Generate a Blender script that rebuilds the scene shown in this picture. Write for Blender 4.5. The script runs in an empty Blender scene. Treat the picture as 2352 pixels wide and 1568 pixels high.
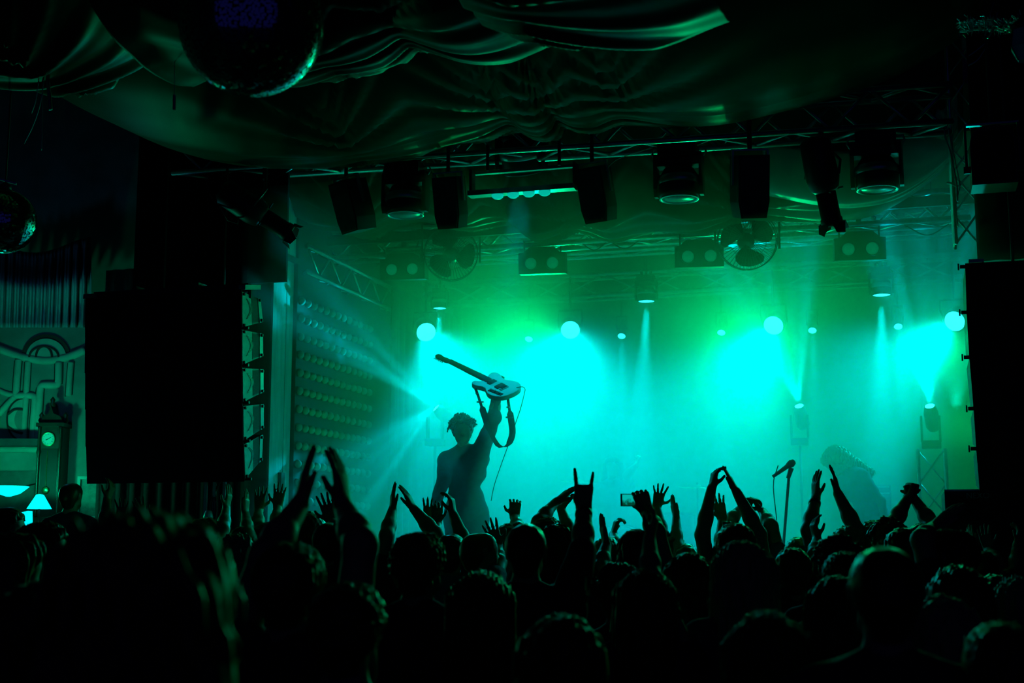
import bpy, math, random
import numpy as np
from mathutils import Vector, Matrix
random.seed(7)
SC = bpy.context.scene
COL = SC.collection

# ------------------------------------------------------------------ camera
F = 3100.0                                   # focal length in pixels of the 2352 wide frame
PITCH = math.atan2(471.0, F)
CAMZ = 1.75
DECK = 1.05                                  # stage height
cam_data = bpy.data.cameras.new('camera')
cam_data.sensor_width = 36.0
cam_data.lens = 36.0 * F / 2352.0
cam_data.clip_end = 200
cam_data.dof.use_dof = True
cam_data.dof.focus_distance = 10.5
cam_data.dof.aperture_fstop = 3.2
cam = bpy.data.objects.new('camera', cam_data)
COL.objects.link(cam)
cam.location = (0, 0, CAMZ)
cam.rotation_euler = (math.pi / 2 + PITCH, 0, 0)
SC.camera = cam
CP, SP = math.cos(PITCH), math.sin(PITCH)

def ray(px, py):
    a = (px - 1176.0) / F
    b = -(py - 784.0) / F
    return Vector((a, CP - b * SP, SP + b * CP))
def at(px, py, Y):
    """world point seen at a pixel, at world depth Y"""
    d = ray(px, py)
    return Vector((0, 0, CAMZ)) + d * (Y / d.y)
def pix(p):
    x, y, z = p[0], p[1], p[2] - CAMZ
    dep = y * CP + z * SP
    return 1176 + F * x / dep, 784 - F * (z * CP - y * SP) / dep

# stage frame: u to the right along the stage front, v into the stage
TH = math.radians(16.0)
U = Vector((math.cos(TH), -math.sin(TH), 0))
W = Vector((math.sin(TH), math.cos(TH), 0))
O = at(640, 1100, 12.0); O.z = 0
def S(u, v, z):
    return O + U * u + W * v + Vector((0, 0, z))
def on_v(px, py, v):
    d = ray(px, py)
    c = Vector((0, 0, CAMZ))
    t = (v - (c - O).dot(W)) / d.dot(W)
    return c + d * t
def on_u(px, py, u):
    d = ray(px, py)
    c = Vector((0, 0, CAMZ))
    t = (u - (c - O).dot(U)) / d.dot(U)
    return c + d * t
def uv(p):
    q = Vector(p) - O
    return q.dot(U), q.dot(W), q.z
RZ = -TH                                      # z rotation of a thing that faces along the stage

# ------------------------------------------------------------------ world and exposure
vs = SC.view_settings
vs.view_transform = 'Standard'
vs.look = 'None'
vs.exposure = 0.0
vs.gamma = 1.0
vs.use_curve_mapping = False
world = bpy.data.worlds.new('night')
SC.world = world
world.use_nodes = True
bg = world.node_tree.nodes['Background']
bg.inputs[0].default_value = (0.06, 0.07, 1.0, 1)
bg.inputs[1].default_value = 0.025
cy = SC.cycles
cy.max_bounces = 5
cy.diffuse_bounces = 2
cy.glossy_bounces = 3
cy.transmission_bounces = 4
cy.volume_bounces = 0
cy.transparent_max_bounces = 8
cy.caustics_reflective = False
cy.caustics_refractive = False
cy.use_denoising = True
cy.sample_clamp_indirect = 3.0
cy.sample_clamp_direct = 0.0
cy.use_adaptive_sampling = True
cy.adaptive_threshold = 0.02

# ------------------------------------------------------------------ stage light
GREEN = (0.0, 1.0, 0.23)
CYAN = (0.0, 0.80, 0.94)
def look(o, target):
    d = Vector(target) - o.location
    o.rotation_euler = d.to_track_quat('-Z', 'Y').to_euler()
def spot(p, target, power, size, color, blend=0.6, radius=0.06, streaks=None):
    l = bpy.data.lights.new('stage_beam', 'SPOT')
    l.energy = power
    l.spot_size = math.radians(size)
    l.spot_blend = blend
    l.color = color
    l.shadow_soft_size = radius
    o = bpy.data.objects.new('stage_beam', l)
    COL.objects.link(o)
    o.location = p
    look(o, target)
    if streaks:                               # a gobo wheel that breaks the beam into rays
        l.use_nodes = True
        nt = l.node_tree
        em = nt.nodes['Emission']
        tc = nt.nodes.new('ShaderNodeTexCoord')
        n = nt.nodes.new('ShaderNodeTexVoronoi')
        n.inputs['Scale'].default_value = streaks
        r = nt.nodes.new('ShaderNodeValToRGB')
        r.color_ramp.elements[0].position = 0.12
        r.color_ramp.elements[0].color = (3.2, 3.2, 3.2, 1)
        r.color_ramp.elements[1].position = 0.5
        r.color_ramp.elements[1].color = (0.1, 0.1, 0.1, 1)
        nt.links.new(tc.outputs['Normal'], n.inputs['Vector'])
        nt.links.new(n.outputs['Distance'], r.inputs[0])
        nt.links.new(r.outputs[0], em.inputs['Strength'])
    return o
# flood washes on the back truss: (pixel of the lens, target in stage frame, power, cone)
FLOODS = [((980, 765), (3.0, -0.5, 0.9), 720, 64, 2.7), ((1310, 760), (2.8, -0.6, 0.6), 780, 72, 3.5),
          ((1775, 750), (2.6, -0.1, 0.6), 760, 66, 3.5), ((2190, 740), (2.8, -0.1, 0.9), 760, 68, 3.2)]
BEAMS = [((1010, 712), 2.7), ((1485, 697), 2.9), ((2025, 683), 2.6), ((1215, 777), 4.0), ((1428, 770), 4.0),
         ((1657, 762), 4.0), ((1866, 757), 4.0), ((2063, 748), 4.0)]
TOTEMS = [((1000, 935), 2.2), ((1835, 930), 2.6), ((2135, 930), 2.0)]
for (px, tgt, pw, sz, fv) in FLOODS:
    p = on_v(px[0], px[1], fv)
    spot(p + (S(*tgt) - p).normalized() * 0.05, S(*tgt), pw, sz, CYAN, 0.9, 0.10)
for k, (px, v) in enumerate(BEAMS):
    p = on_v(px[0], px[1], v)
    spot(p - Vector((0, 0, 0.05)), p + Vector((0, 0, -2)) - W * 0.15 - U * (0.10 if k < 3 else 0.0), 1700 if k < 3 else 900, 15 if k < 3 else 12, CYAN, 0.4, 0.03)
# beams standing on the truss towers
tp = [on_v(px[0], px[1], v) for px, v in TOTEMS]
spot(tp[0] + Vector((-.03, 0, .03)), tp[0] - U * 0.55 + Vector((0, 0, .8)) - W * 1.8, 330, 42, CYAN, 1.0, 0.02, 7.0)
spot(tp[0] + Vector((-.03, 0, -.01)), tp[0] - U * 0.5 + Vector((0, 0, -1.1)) - W * 1.9, 240, 34, CYAN, 0.9, 0.015, 9.0)
spot(tp[1] + Vector((0, 0, .03)), tp[1] - U * 0.4 + Vector((0, 0, 2)) - W * 0.8, 500, 52, CYAN, 0.5, 0.02, 6.0)
spot(tp[2] + Vector((0, 0, .03)), tp[2] - U * 0.1 + Vector((0, 0, 2)) - W * 0.8, 500, 50, CYAN, 0.5, 0.02, 6.0)
# unseen area light added at the stage back as green fill for the haze
fill_area = bpy.data.lights.new('green_fill', 'AREA')
fill_area.shape = 'RECTANGLE'; fill_area.size = 6.4; fill_area.size_y = 2.9
fill_area.energy = 62; fill_area.color = GREEN
fill_obj = bpy.data.objects.new('green_fill', fill_area); COL.objects.link(fill_obj)
fill_obj.location = S(3.35, 4.72, 3.25)
look(fill_obj, S(3.35, 0, 3.25))

# added green fill: rear spots grazing the hall fabric, unseen lights along the stage edge
for px, tu in (((1240, 850), 1.6), ((1735, 840), 4.6)):
    spot(on_v(px[0], px[1], 3.6), S(tu, -3.5, 5.1), 380, 54, GREEN, 0.7, 0.06)
for u in (0.9, 2.7, 4.5, 6.1):
    spot(S(u, -0.62, DECK + 0.08), S(u, 2.1, 4.4), 170, 60, GREEN, 0.9, 0.06)
# added green fill spots near the floods, put in to rim the crowd
for px, u, pw in (((1306, 800), 1.7, 600), ((1765, 792), 3.5, 520), ((2170, 782), 5.0, 260)):
    spot(on_v(px[0], px[1], 3.3), S(u * .9 + .2, -5.5, 1.3), pw, 44, (0, 1, .3), 0.8, 0.06)
# added fill: unseen spot behind the right speaker array, narrow one for the garland
spot(S(6.5, 0.5, 2.7), S(-0.4, -0.7, 2.7), 150, 40, GREEN, 0.9, 0.08)
spot(S(5.9, 4.3, 3.2), S(5.8, -2.5, 4.85), 300, 16, (0, 1, .7), 0.8, 0.05)
# the light bar with four domes lights the raised guitar from above
p = on_v(1198, 445, -0.5)
spot(p, at(1142, 889, 11.12), 120, 22, CYAN, 0.6, 0.10)

# ------------------------------------------------------------------ materials
MATS = {}
def mat(name, color, rough=0.6, metal=0.0, var=0.25, scale=8.0, bump=0.0, emit=None, strength=0.0, sheen=0.0, stretch=(1, 1, 1), spec=0.5, trans=0.0, tint=None):
    if name in MATS:
        return MATS[name]
    m = bpy.data.materials.new(name)
    m.use_nodes = True
    nt = m.node_tree
    b = nt.nodes['Principled BSDF']
    tc = nt.nodes.new('ShaderNodeTexCoord')
    mp = nt.nodes.new('ShaderNodeMapping')
    mp.inputs['Scale'].default_value = stretch
    nz = nt.nodes.new('ShaderNodeTexNoise')
    nz.inputs['Scale'].default_value = scale
    nz.inputs['Detail'].default_value = 4.0
    rp = nt.nodes.new('ShaderNodeValToRGB')
    c = Vector(color)
    lo, hi = c * (1 - var), c * (1 + var)
    rp.color_ramp.elements[0].position = 0.3
    rp.color_ramp.elements[0].color = (lo.x, lo.y, lo.z, 1)
    rp.color_ramp.elements[1].position = 0.7
    rp.color_ramp.elements[1].color = (min(hi.x, 1), min(hi.y, 1), min(hi.z, 1), 1)
    L = nt.links.new
    L(tc.outputs['Object'], mp.inputs['Vector']); L(mp.outputs[0], nz.inputs['Vector'])
    L(nz.outputs['Fac'], rp.inputs[0]); L(rp.outputs[0], b.inputs['Base Color'])
    b.inputs['Roughness'].default_value = rough
    b.inputs['Metallic'].default_value = metal
    b.inputs['Specular IOR Level'].default_value = spec
    if tint:
        b.inputs['Specular Tint'].default_value = (*tint, 1)
        b.inputs['Sheen Tint'].default_value = (*tint, 1)
    if sheen:
        b.inputs['Sheen Weight'].default_value = sheen
        b.inputs['Sheen Roughness'].default_value = 0.4
    if trans:
        b.inputs['Transmission Weight'].default_value = trans
    if bump:
        bp = nt.nodes.new('ShaderNodeBump')
        bp.inputs['Strength'].default_value = bump
        bp.inputs['Distance'].default_value = 0.02
        L(nz.outputs['Fac'], bp.inputs['Height']); L(bp.outputs[0], b.inputs['Normal'])
    if emit:
        b.inputs['Emission Color'].default_value = (*emit, 1)
        b.inputs['Emission Strength'].default_value = strength
    MATS[name] = m
    return m
def translucent(name, color, amount):
    m = mat(name, color, 0.85, var=0.15, scale=5, bump=0.15)
    nt = m.node_tree
    out = nt.nodes['Material Output']
    tr = nt.nodes.new('ShaderNodeBsdfTranslucent')
    tr.inputs[0].default_value = (*color, 1)
    mx = nt.nodes.new('ShaderNodeMixShader')
    mx.inputs[0].default_value = amount
    nt.links.new(nt.nodes['Principled BSDF'].outputs[0], mx.inputs[1])
    nt.links.new(tr.outputs[0], mx.inputs[2])
    nt.links.new(mx.outputs[0], out.inputs['Surface'])
    return m

# ------------------------------------------------------------------ mesh helpers
def frame_of(d):
    d = Vector(d).normalized()
    a = Vector((0, 0, 1)) if abs(d.z) < 0.95 else Vector((1, 0, 0))
    x = a.cross(d).normalized()
    return x, d.cross(x).normalized(), d
class MB:
    def __init__(self):
        self.v, self.f = [], []
    def add(self, vs_, fs_):
        n = len(self.v)
        self.v += [tuple(p) for p in vs_]
        self.f += [tuple(i + n for i in f) for f in fs_]
        return self
    def obox(self, c, ax, ay, az):
        c, ax, ay, az = Vector(c), Vector(ax), Vector(ay), Vector(az)
        vs_ = [c + ax * i + ay * j + az * k for i in (-1, 1) for j in (-1, 1) for k in (-1, 1)]
        return self.add(vs_, [(0, 1, 3, 2), (4, 6, 7, 5), (0, 4, 5, 1), (2, 3, 7, 6), (0, 2, 6, 4), (1, 5, 7, 3)])
    def box(self, lo, hi):
        c = [(a + b) / 2 for a, b in zip(lo, hi)]
        h = [(b - a) / 2 for a, b in zip(lo, hi)]
        return self.obox(c, (h[0], 0, 0), (0, h[1], 0), (0, 0, h[2]))
    def tube(self, pts, r, n=8, caps=True, closed=False):
        pts = [Vector(p) for p in pts]
        rs = r if isinstance(r, (list, tuple)) else [r] * len(pts)
        rings, N = [], len(pts)
        x = None
        for i, p in enumerate(pts):
            if closed:
                d = pts[(i + 1) % N] - pts[i - 1]
            else:
                d = pts[min(i + 1, N - 1)] - pts[max(i - 1, 0)]
            d = d.normalized()
            if x is None:
                x = frame_of(d)[0]
            x = (x - d * x.dot(d)).normalized()
            y = d.cross(x)
            rings.append([p + (x * math.cos(2 * math.pi * k / n) + y * math.sin(2 * math.pi * k / n)) * rs[i] for k in range(n)])
        vs_ = [q for rg in rings for q in rg]
        fs_ = []
        for i in range(N if closed else N - 1):
            j = (i + 1) % N
            for k in range(n):
                fs_.append((i * n + k, i * n + (k + 1) % n, j * n + (k + 1) % n, j * n + k))
        if caps and not closed:
            fs_.append(tuple(range(n - 1, -1, -1)))
            fs_.append(tuple((N - 1) * n + k for k in range(n)))
        return self.add(vs_, fs_)
    def cyl(self, a, b, r0, r1=None, n=12):
        return self.tube([a, b], [r0, r0 if r1 is None else r1], n)
    def lathe(self, prof, n=24, origin=(0, 0, 0), axis=(0, 0, 1), cap=True):
        """prof: (radius, height) along axis"""
        x, y, z = frame_of(axis)
        o = Vector(origin)
        vs_, fs_ = [], []
        for (r, h) in prof:
            vs_ += [o + z * h + (x * math.cos(2 * math.pi * k / n) + y * math.sin(2 * math.pi * k / n)) * r for k in range(n)]
        for i in range(len(prof) - 1):
            for k in range(n):
                fs_.append((i * n + k, i * n + (k + 1) % n, (i + 1) * n + (k + 1) % n, (i + 1) * n + k))
        if cap:
            fs_.append(tuple(range(n - 1, -1, -1)))
            fs_.append(tuple((len(prof) - 1) * n + k for k in range(n)))
        return self.add(vs_, fs_)
    def prism(self, poly, o, ax, ay, az):
        """polygon (a, b) in the plane ax, ay extruded by az"""
        o, ax, ay, az = Vector(o), Vector(ax), Vector(ay), Vector(az)
        n = len(poly)
        vs_ = [o + ax * a + ay * b for a, b in poly] + [o + ax * a + ay * b + az for a, b in poly]
        fs_ = [tuple(range(n - 1, -1, -1)), tuple(range(n, 2 * n))]
        fs_ += [(i, (i + 1) % n, n + (i + 1) % n, n + i) for i in range(n)]
        return self.add(vs_, fs_)
    def grid(self, pts):
        a, b = len(pts), len(pts[0])
        return self.add([q for r in pts for q in r], [(i * b + j, i * b + j + 1, (i + 1) * b + j + 1, (i + 1) * b + j) for i in range(a - 1) for j in range(b - 1)])
    def mesh(self, name, m, smooth=False):
        me = bpy.data.meshes.new(name)
        me.from_pydata(self.v, [], self.f)
        me.materials.append(m)
        if smooth:
            me.shade_smooth()
        me.update()
        return me
    def build(self, name, m, parent=None, smooth=False, loc=None):
        return link(name, self.mesh(name, m, smooth), parent, loc)
def link(name, me, parent=None, loc=None):
    o = bpy.data.objects.new(name, me)
    COL.objects.link(o)
    if parent is not None:
        o.parent = parent
    if loc is not None:
        o.location = loc
    return o
def tag(o, label=None, cat=None, group=None, kind=None):
    if label: o['label'] = label
    if cat: o['category'] = cat
    if group: o['group'] = group
    if kind: o['kind'] = kind
    return o
def thing(name, label, cat, loc=(0, 0, 0), rz=0.0, group=None):
    o = bpy.data.objects.new(name, None)
    o.empty_display_size = 0.1
    COL.objects.link(o)
    o.location = loc
    o.rotation_euler = (0, 0, rz)
    return tag(o, label, cat, group)
def copy_tree(o, parent=None):
    kids = list(o.children)
    c = o.copy()
    COL.objects.link(c)
    if parent is not None:
        c.parent = parent
    for k in kids:
        copy_tree(k, c)
    return c
def dup(o, loc, rot=None, label=None, group=None):
    c = copy_tree(o)
    c.location = loc
    if rot is not None:
        c.rotation_euler = rot
    if label: c['label'] = label
    if group: c['group'] = group
    return c
def structure(o, label=None):
    o['kind'] = 'structure'
    if label: o['label'] = label
    return o

def text_mesh(body, size, m, extrude=0.0, center=False):
    fc = bpy.data.curves.new('lettering', 'FONT')
    fc.body = body
    fc.size = size
    fc.extrude = extrude
    if center:
        fc.align_x = 'CENTER'; fc.align_y = 'CENTER'
    o = bpy.data.objects.new('lettering', fc)
    me = bpy.data.meshes.new_from_object(o)
    bpy.data.objects.remove(o)
    me.materials.clear()
    me.materials.append(m)
    return me
# ------------------------------------------------------------------ the hall
M_black = mat('black_paint', (0.012, 0.012, 0.014), 0.6, var=0.3)
M_dark = mat('dark_plaster', (0.03, 0.032, 0.036), 0.85, var=0.3, bump=0.2)
M_floor = mat('dark_floorboards', (0.03, 0.026, 0.022), 0.5, var=0.4, scale=5, stretch=(1, 8, 1))
M_deck = mat('stage_deck_ply', (0.02, 0.02, 0.02), 0.5, var=0.3)
M_cloth_black = mat('black_wool_serge', (0.014, 0.014, 0.016), 0.95, var=0.3, scale=20, bump=0.2)
HAZE_TOP = 4.75
UP_ = Vector((0, 0, 1))
structure(MB().box((-9, -3, -0.1), (8, 22, 0)).build('floor', M_floor), 'dark floorboards of the hall under the crowd')
structure(MB().box((-9, -3, 7.6), (8, 22, 7.7)).build('ceiling', M_dark), 'dark ceiling of the hall above the fabric')
# stage
def sbox(lo, hi, name, m, parent=None):
    mb = MB()
    c = [(a + b) / 2 for a, b in zip(lo, hi)]
    h = [(b - a) / 2 for a, b in zip(lo, hi)]
    mb.obox(S(*c), U * h[0], W * h[1], Vector((0, 0, h[2])))
    return mb.build(name, m, parent)

structure(sbox((-0.3, -1.0, 0), (7.6, 4.75, DECK), 'floor_stage', M_deck), 'black stage deck behind the crowd')
structure(sbox((-0.3, 4.75, 0), (7.6, 4.9, 7), 'wall_back', M_black), 'black back wall of the stage')
structure(sbox((-0.15, 0.23, DECK), (0.03, 4.75, 5.6), 'wall_stage_left', M_black), 'black stage wall studded with round bulbs')
structure(sbox((6.7, 0.3, DECK), (6.85, 4.75, 6), 'wall_stage_right', M_black), 'black wing wall at the right of the stage')

# ------------------------------------------------------------------ haze
def haze_mat(name, density, col=(0.95, 0.97, 1, 1)):
    hm = bpy.data.materials.new(name)
    hm.use_nodes = True
    nt = hm.node_tree
    nt.nodes.remove(nt.nodes['Principled BSDF'])
    n = nt.nodes.new('ShaderNodeVolumeScatter')
    n.inputs['Color'].default_value = col
    n.inputs['Density'].default_value = density
    n.inputs['Anisotropy'].default_value = 0.35
    nt.links.new(n.outputs[0], nt.nodes['Material Output'].inputs['Volume'])
    return hm
hz = sbox((0.04, -0.9, DECK + 0.01), (6.69, 4.74, HAZE_TOP), 'haze', haze_mat('stage_haze', 0.22))
tag(hz, 'green and cyan lit haze filling the stage', 'haze', kind='stuff')
hz = MB()
pts = [S(*q) for q in ((0.1, -0.91, 0.02), (6.7, -0.91, 0.02), (6.7, -0.91, HAZE_TOP), (0.1, -0.91, HAZE_TOP), (2.6, -5.4, 0.02), (6.6, -5.4, 0.02))]
hz.add(pts, [(0, 1, 2, 3), (0, 4, 5, 1), (3, 2, 5, 4), (0, 3, 4), (1, 5, 2)])
hz = hz.build('haze', haze_mat('hall_haze', 0.06, (0.6, 1.0, 0.42, 1)))  # green put into the scatter colour in place of green light
tag(hz, 'thin haze drifting from the stage over the front rows, tinted green for the stage light', 'haze', kind='stuff')
# ------------------------------------------------------------------ trusses
M_alu = mat('brushed_aluminium', (0.55, 0.56, 0.57), 0.38, 0.9, var=0.15, scale=30)
M_steel = mat('dark_steel', (0.07, 0.07, 0.075), 0.5, 0.6, var=0.3, scale=20)
M_case = mat('black_fixture_casing', (0.012, 0.012, 0.013), 0.45, 0.0, var=0.3, scale=25)
M_lens = mat('fixture_lens', (0.25, 0.27, 0.27), 0.35, var=0.3, scale=60)
M_lamp = mat('lit_lamp', (0.6, 0.8, 0.8), 0.4, emit=(0.02, 0.9, 1.0), strength=6.0)
M_rim = mat('polished_rim', (0.5, 0.5, 0.5), 0.3, 0.8, var=0.1)
UP = Vector((0, 0, 1))
def truss(p0, p1, size, bays, label, hang=(), brace_r=0.012, faces=(0, 1, 2, 3), updir=UP, chord_r=0.024):
    """box truss whose bottom front chord runs from p0 to p1"""
    p0, p1 = Vector(p0), Vector(p1)
    d = (p1 - p0).normalized()
    L = (p1 - p0).length
    side = updir.cross(d).normalized()
    up = d.cross(side).normalized()
    t = thing('lighting_truss', label, 'truss', p0)
    cs = [Vector(), side * size, side * size + up * size, up * size]
    for c in cs:
        MB().cyl(c, c + d * L, chord_r, n=8).build('chord', M_alu, t, True)
    st = L / bays
    for fi in faces:
        a, b = cs[fi], cs[(fi + 1) % 4]
        for i in range(bays):
            q0, q1 = (a, b) if i % 2 == 0 else (b, a)
            MB().cyl(q0 + d * st * i, q1 + d * st * (i + 1), brace_r, n=6).build('brace', M_alu, t, True)
    for h in hang:
        q = cs[2] * 0.5 + cs[3] * 0.5 + d * L * h
        MB().cyl(q - UP * 0.02, Vector((q.x, q.y, 7.6 - p0.z)), 0.006, n=6).build('suspension_cable', M_steel, t)
    return t
T1a, T1b = on_v(395, 404, -0.78), on_v(2190, 292, -0.78)
z1 = (T1a.z + T1b.z) / 2
T1a = S(uv(T1a)[0], -0.78, 4.98); T1b = S(uv(T1b)[0], -0.78, 4.87)
truss(T1a, T1b, 0.29, 22, 'long aluminium box truss across the stage opening under the hall drapes', (0.1, 0.5, 0.9), 0.015)
def vline(pa, pb, v):
    a, b = on_v(*pa, v), on_v(*pb, v)
    z = (a.z + b.z) / 2
    return S(uv(a)[0], v, z), S(uv(b)[0], v, z)
a, b = vline((722, 582), (2230, 512), 1.0)
truss(a, b, 0.25, 24, 'aluminium truss that carries the two round fans', (0.05, 0.95), 0.012)
a, b = vline((745, 599), (2230, 545), 2.2)
truss(a, b, 0.22, 22, 'middle aluminium truss deep behind the fans, half lost in haze', (0.05, 0.95), 0.011)
a, b = vline((840, 690), (2210, 652), 3.6)
truss(a, b, 0.24, 14, 'rearmost aluminium truss in haze above the bright lamps', (0.05, 0.95), 0.012)
# side truss running into the stage along the bulb wall
a = S(0.1, 0.28, on_u(668, 606, 0.1).z); b = S(0.1, 2.9, a.z)
truss(a, b, 0.24, 10, 'short aluminium truss running back along the bulb wall', (0.5,), 0.012)
# black flat bar in front of the fan truss
t = thing('crossbar', 'flat black crossbar below the pale swag at the fan truss', 'bar', S(0.1, 0.75, 0))
za = on_v(900, 545, 0.75).z
MB().obox(U * 3.0 + UP * za, U * 3.0, W * 0.02, UP * 0.045).build('rail', M_steel, t)
for uu in (0.4, 2.2, 4.0, 5.7):
    MB().cyl(U * uu + UP * za, U * uu + UP * (za + 0.0) + W * 0.27, 0.012, n=6).build('clamp_arm', M_steel, t)
# vertical truss at the right of the opening
a = on_v(2196, 560, -0.45)
truss(S(uv(a)[0], -0.45, a.z), S(uv(a)[0], -0.45, 7.3), 0.2, 12, 'vertical truss tower climbing beside the right speaker stack', (), 0.009, updir=W, chord_r=0.016)

# ------------------------------------------------------------------ moving heads
def moving_head(label, lit=False, scale=1.0, tilt=(0, 0, 0), pole=0.0):
    t = thing('moving_head_light', label, 'stage light')
    k = scale
    MB().obox((0, 0, -0.13 * k), (0.15 * k, 0, 0), (0, 0.11 * k, 0), (0, 0, 0.055 * k)).build('base', M_case, t)
    for s in (-1, 1):
        MB().obox((s * 0.08 * k, 0, -0.04 * k), (0.018 * k, 0, 0), (0, 0.03 * k, 0), (0, 0, 0.045 * k)).build('clamp', M_steel, t)
        MB().prism([(-0.05, 0), (0.05, 0), (0.06, -0.26), (0.03, -0.32), (-0.03, -0.32), (-0.06, -0.26)], (s * 0.165 * k, 0, -0.17 * k), (0, k, 0), (0, 0, k), (s * 0.03 * k, 0, 0)).build('yoke_arm', M_case, t)
        MB().tube([(s * 0.15 * k, 0, -0.1 * k), (s * 0.2 * k, 0.02, -0.09 * k), (s * 0.215 * k, 0.02, -0.13 * k), (s * 0.19 * k, 0.02, -0.17 * k), (s * 0.15 * k, 0, -0.16 * k)], 0.009 * k, 6).build('handle', M_rim, t, True)
    MB().obox((0, 0, -0.2 * k), (0.19 * k, 0, 0), (0, 0.06 * k, 0), (0, 0, 0.05 * k)).build('yoke', M_case, t)
    if pole:
        MB().cyl((0, 0, -0.08 * k), (0, 0, pole), 0.014, n=8).build('hanger_pole', M_steel, t)
    rot = Matrix.Rotation(tilt[0], 4, 'X') @ Matrix.Rotation(tilt[1], 4, 'Y')
    h = MB().lathe([(0.05 * k, 0.13 * k), (0.11 * k, 0.115 * k), (0.138 * k, 0.06 * k), (0.148 * k, -0.02 * k), (0.148 * k, -0.09 * k), (0.138 * k, -0.12 * k)], 32).build('head', M_case, t, True, (0, 0, -0.385 * k))
    h.rotation_euler = rot.to_euler()
    h.scale = (1.08, 1.08, 1.0)
    MB().lathe([(0.142 * k, 0.055 * k), (0.153 * k, 0.05 * k), (0.158 * k, -0.0 * k), (0.15 * k, -0.012 * k)], 32, cap=False).build('cooling_band', M_rim, h, True)
    MB().lathe([(0.139 * k, -0.118 * k), (0.146 * k, -0.128 * k), (0.131 * k, -0.132 * k), (0.125 * k, -0.12 * k)], 32, cap=False).build('bezel', M_rim if not lit else M_case, h, True)
    MB().lathe([(0.13 * k, -0.118 * k), (0.13 * k, -0.122 * k), (0.001, -0.128 * k)], 28).build('lens', M_lamp if lit else M_lens, h, True)
    return t
def hang_at(t, px, py, v, dz, rz=RZ):
    """place a hanging fixture so that its point dz below its top is seen at the pixel"""
    p = on_v(px, py, v)
    t.location = p + UP * dz
    t.rotation_euler = (0, 0, rz)
    return t
mh = moving_head('unlit moving head pointing down, above the left fan')
hang_at(mh, 931, 478, -0.64, 0.45)
m = dup(mh, (0, 0, 0), None, 'unlit moving head pointing down, right of the middle of the front truss', None); hang_at(m, 1560, 440, -0.64, 0.45)
m = dup(mh, (0, 0, 0), None, 'unlit moving head with a bright ring, before the pale drape at the right', None); hang_at(m, 2015, 418, -0.64, 0.45)
m = moving_head('dark moving head bulking above the light bar with four domes', False, 1.1, (0.5, 0, 0)); hang_at(m, 1198, 356, -0.45, 0.42)
# lit heads: three larger on the back trusses, bright floods and small beams
BLAB = ['lit moving head sending a thin beam down above the left flood', 'lit moving head with a thin beam in the middle of the rear truss', 'lit moving head with a thin beam under the rightmost blinder']
for k in range(3):
    px, v = BEAMS[k]
    m = moving_head(BLAB[k], True, 0.62 if k else 0.5, pole=7.6 - on_v(px[0], px[1], v).z - 0.3)
    hang_at(m, px[0], px[1], v, 0.55 * (0.62 if k else 0.5), RZ)
def flood(label, p, target, r=0.12):
    t = thing('flood_light', label, 'stage light', p)
    d = (Vector(target) - Vector(p)).normalized()
    MB().lathe([(0.35 * r, -0.26), (0.8 * r, -0.22), (r * 1.02, -0.1), (r * 1.04, 0.0), (r * 0.98, 0.012)], 28, axis=d).build('housing', M_case, t, True)
    MB().lathe([(r * 0.98, 0.005), (r * 0.7, 0.022), (0.001, 0.03)], 28, axis=d).build('lens', M_lamp, t, True)
    x = U
    MB().tube([x * r * 1.1 - d * 0.08, x * r * 1.15 + UP * 0.12, x * r * 1.1 + UP * 0.22, -x * r * 1.1 + UP * 0.22, -x * r * 1.15 + UP * 0.12, -x * r * 1.1 - d * 0.08], 0.012, 6).build('yoke', M_steel, t)
    MB().cyl(UP * 0.21, UP * 0.6, 0.012, n=8).build('hanger_pole', M_steel, t)
    return t
FLAB = ['large round flood lamp blazing cyan left of the guitar', 'large round flood lamp blazing cyan high over the middle of the stage', 'large round flood lamp blazing cyan above the clapping arms', 'large round flood lamp blazing cyan beside the right speaker stack']
for k, (px, tgt, pw, sz, fv) in enumerate(FLOODS):
    p = on_v(*px, fv)
    tg = S(*tgt)
    flood(FLAB[k], p - (tg - p).normalized() * 0.03, p + (tg - p).normalized() * 0.5 + (Vector((0, 0, CAMZ)) - p).normalized() * 0.35)
SLAB = ['faint small beam lamp above the raised guitar', 'small beam lamp just left of the middle thin beam', 'small beam lamp above the tall clapping arms', 'small beam lamp right of the third flood', 'small beam lamp left of the rightmost flood']
for k in range(3, 8):
    px, v = BEAMS[k]
    p = on_v(*px, v)
    flood(SLAB[k - 3], p, p - UP * 0.6 - W * 0.45, 0.05)
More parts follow.
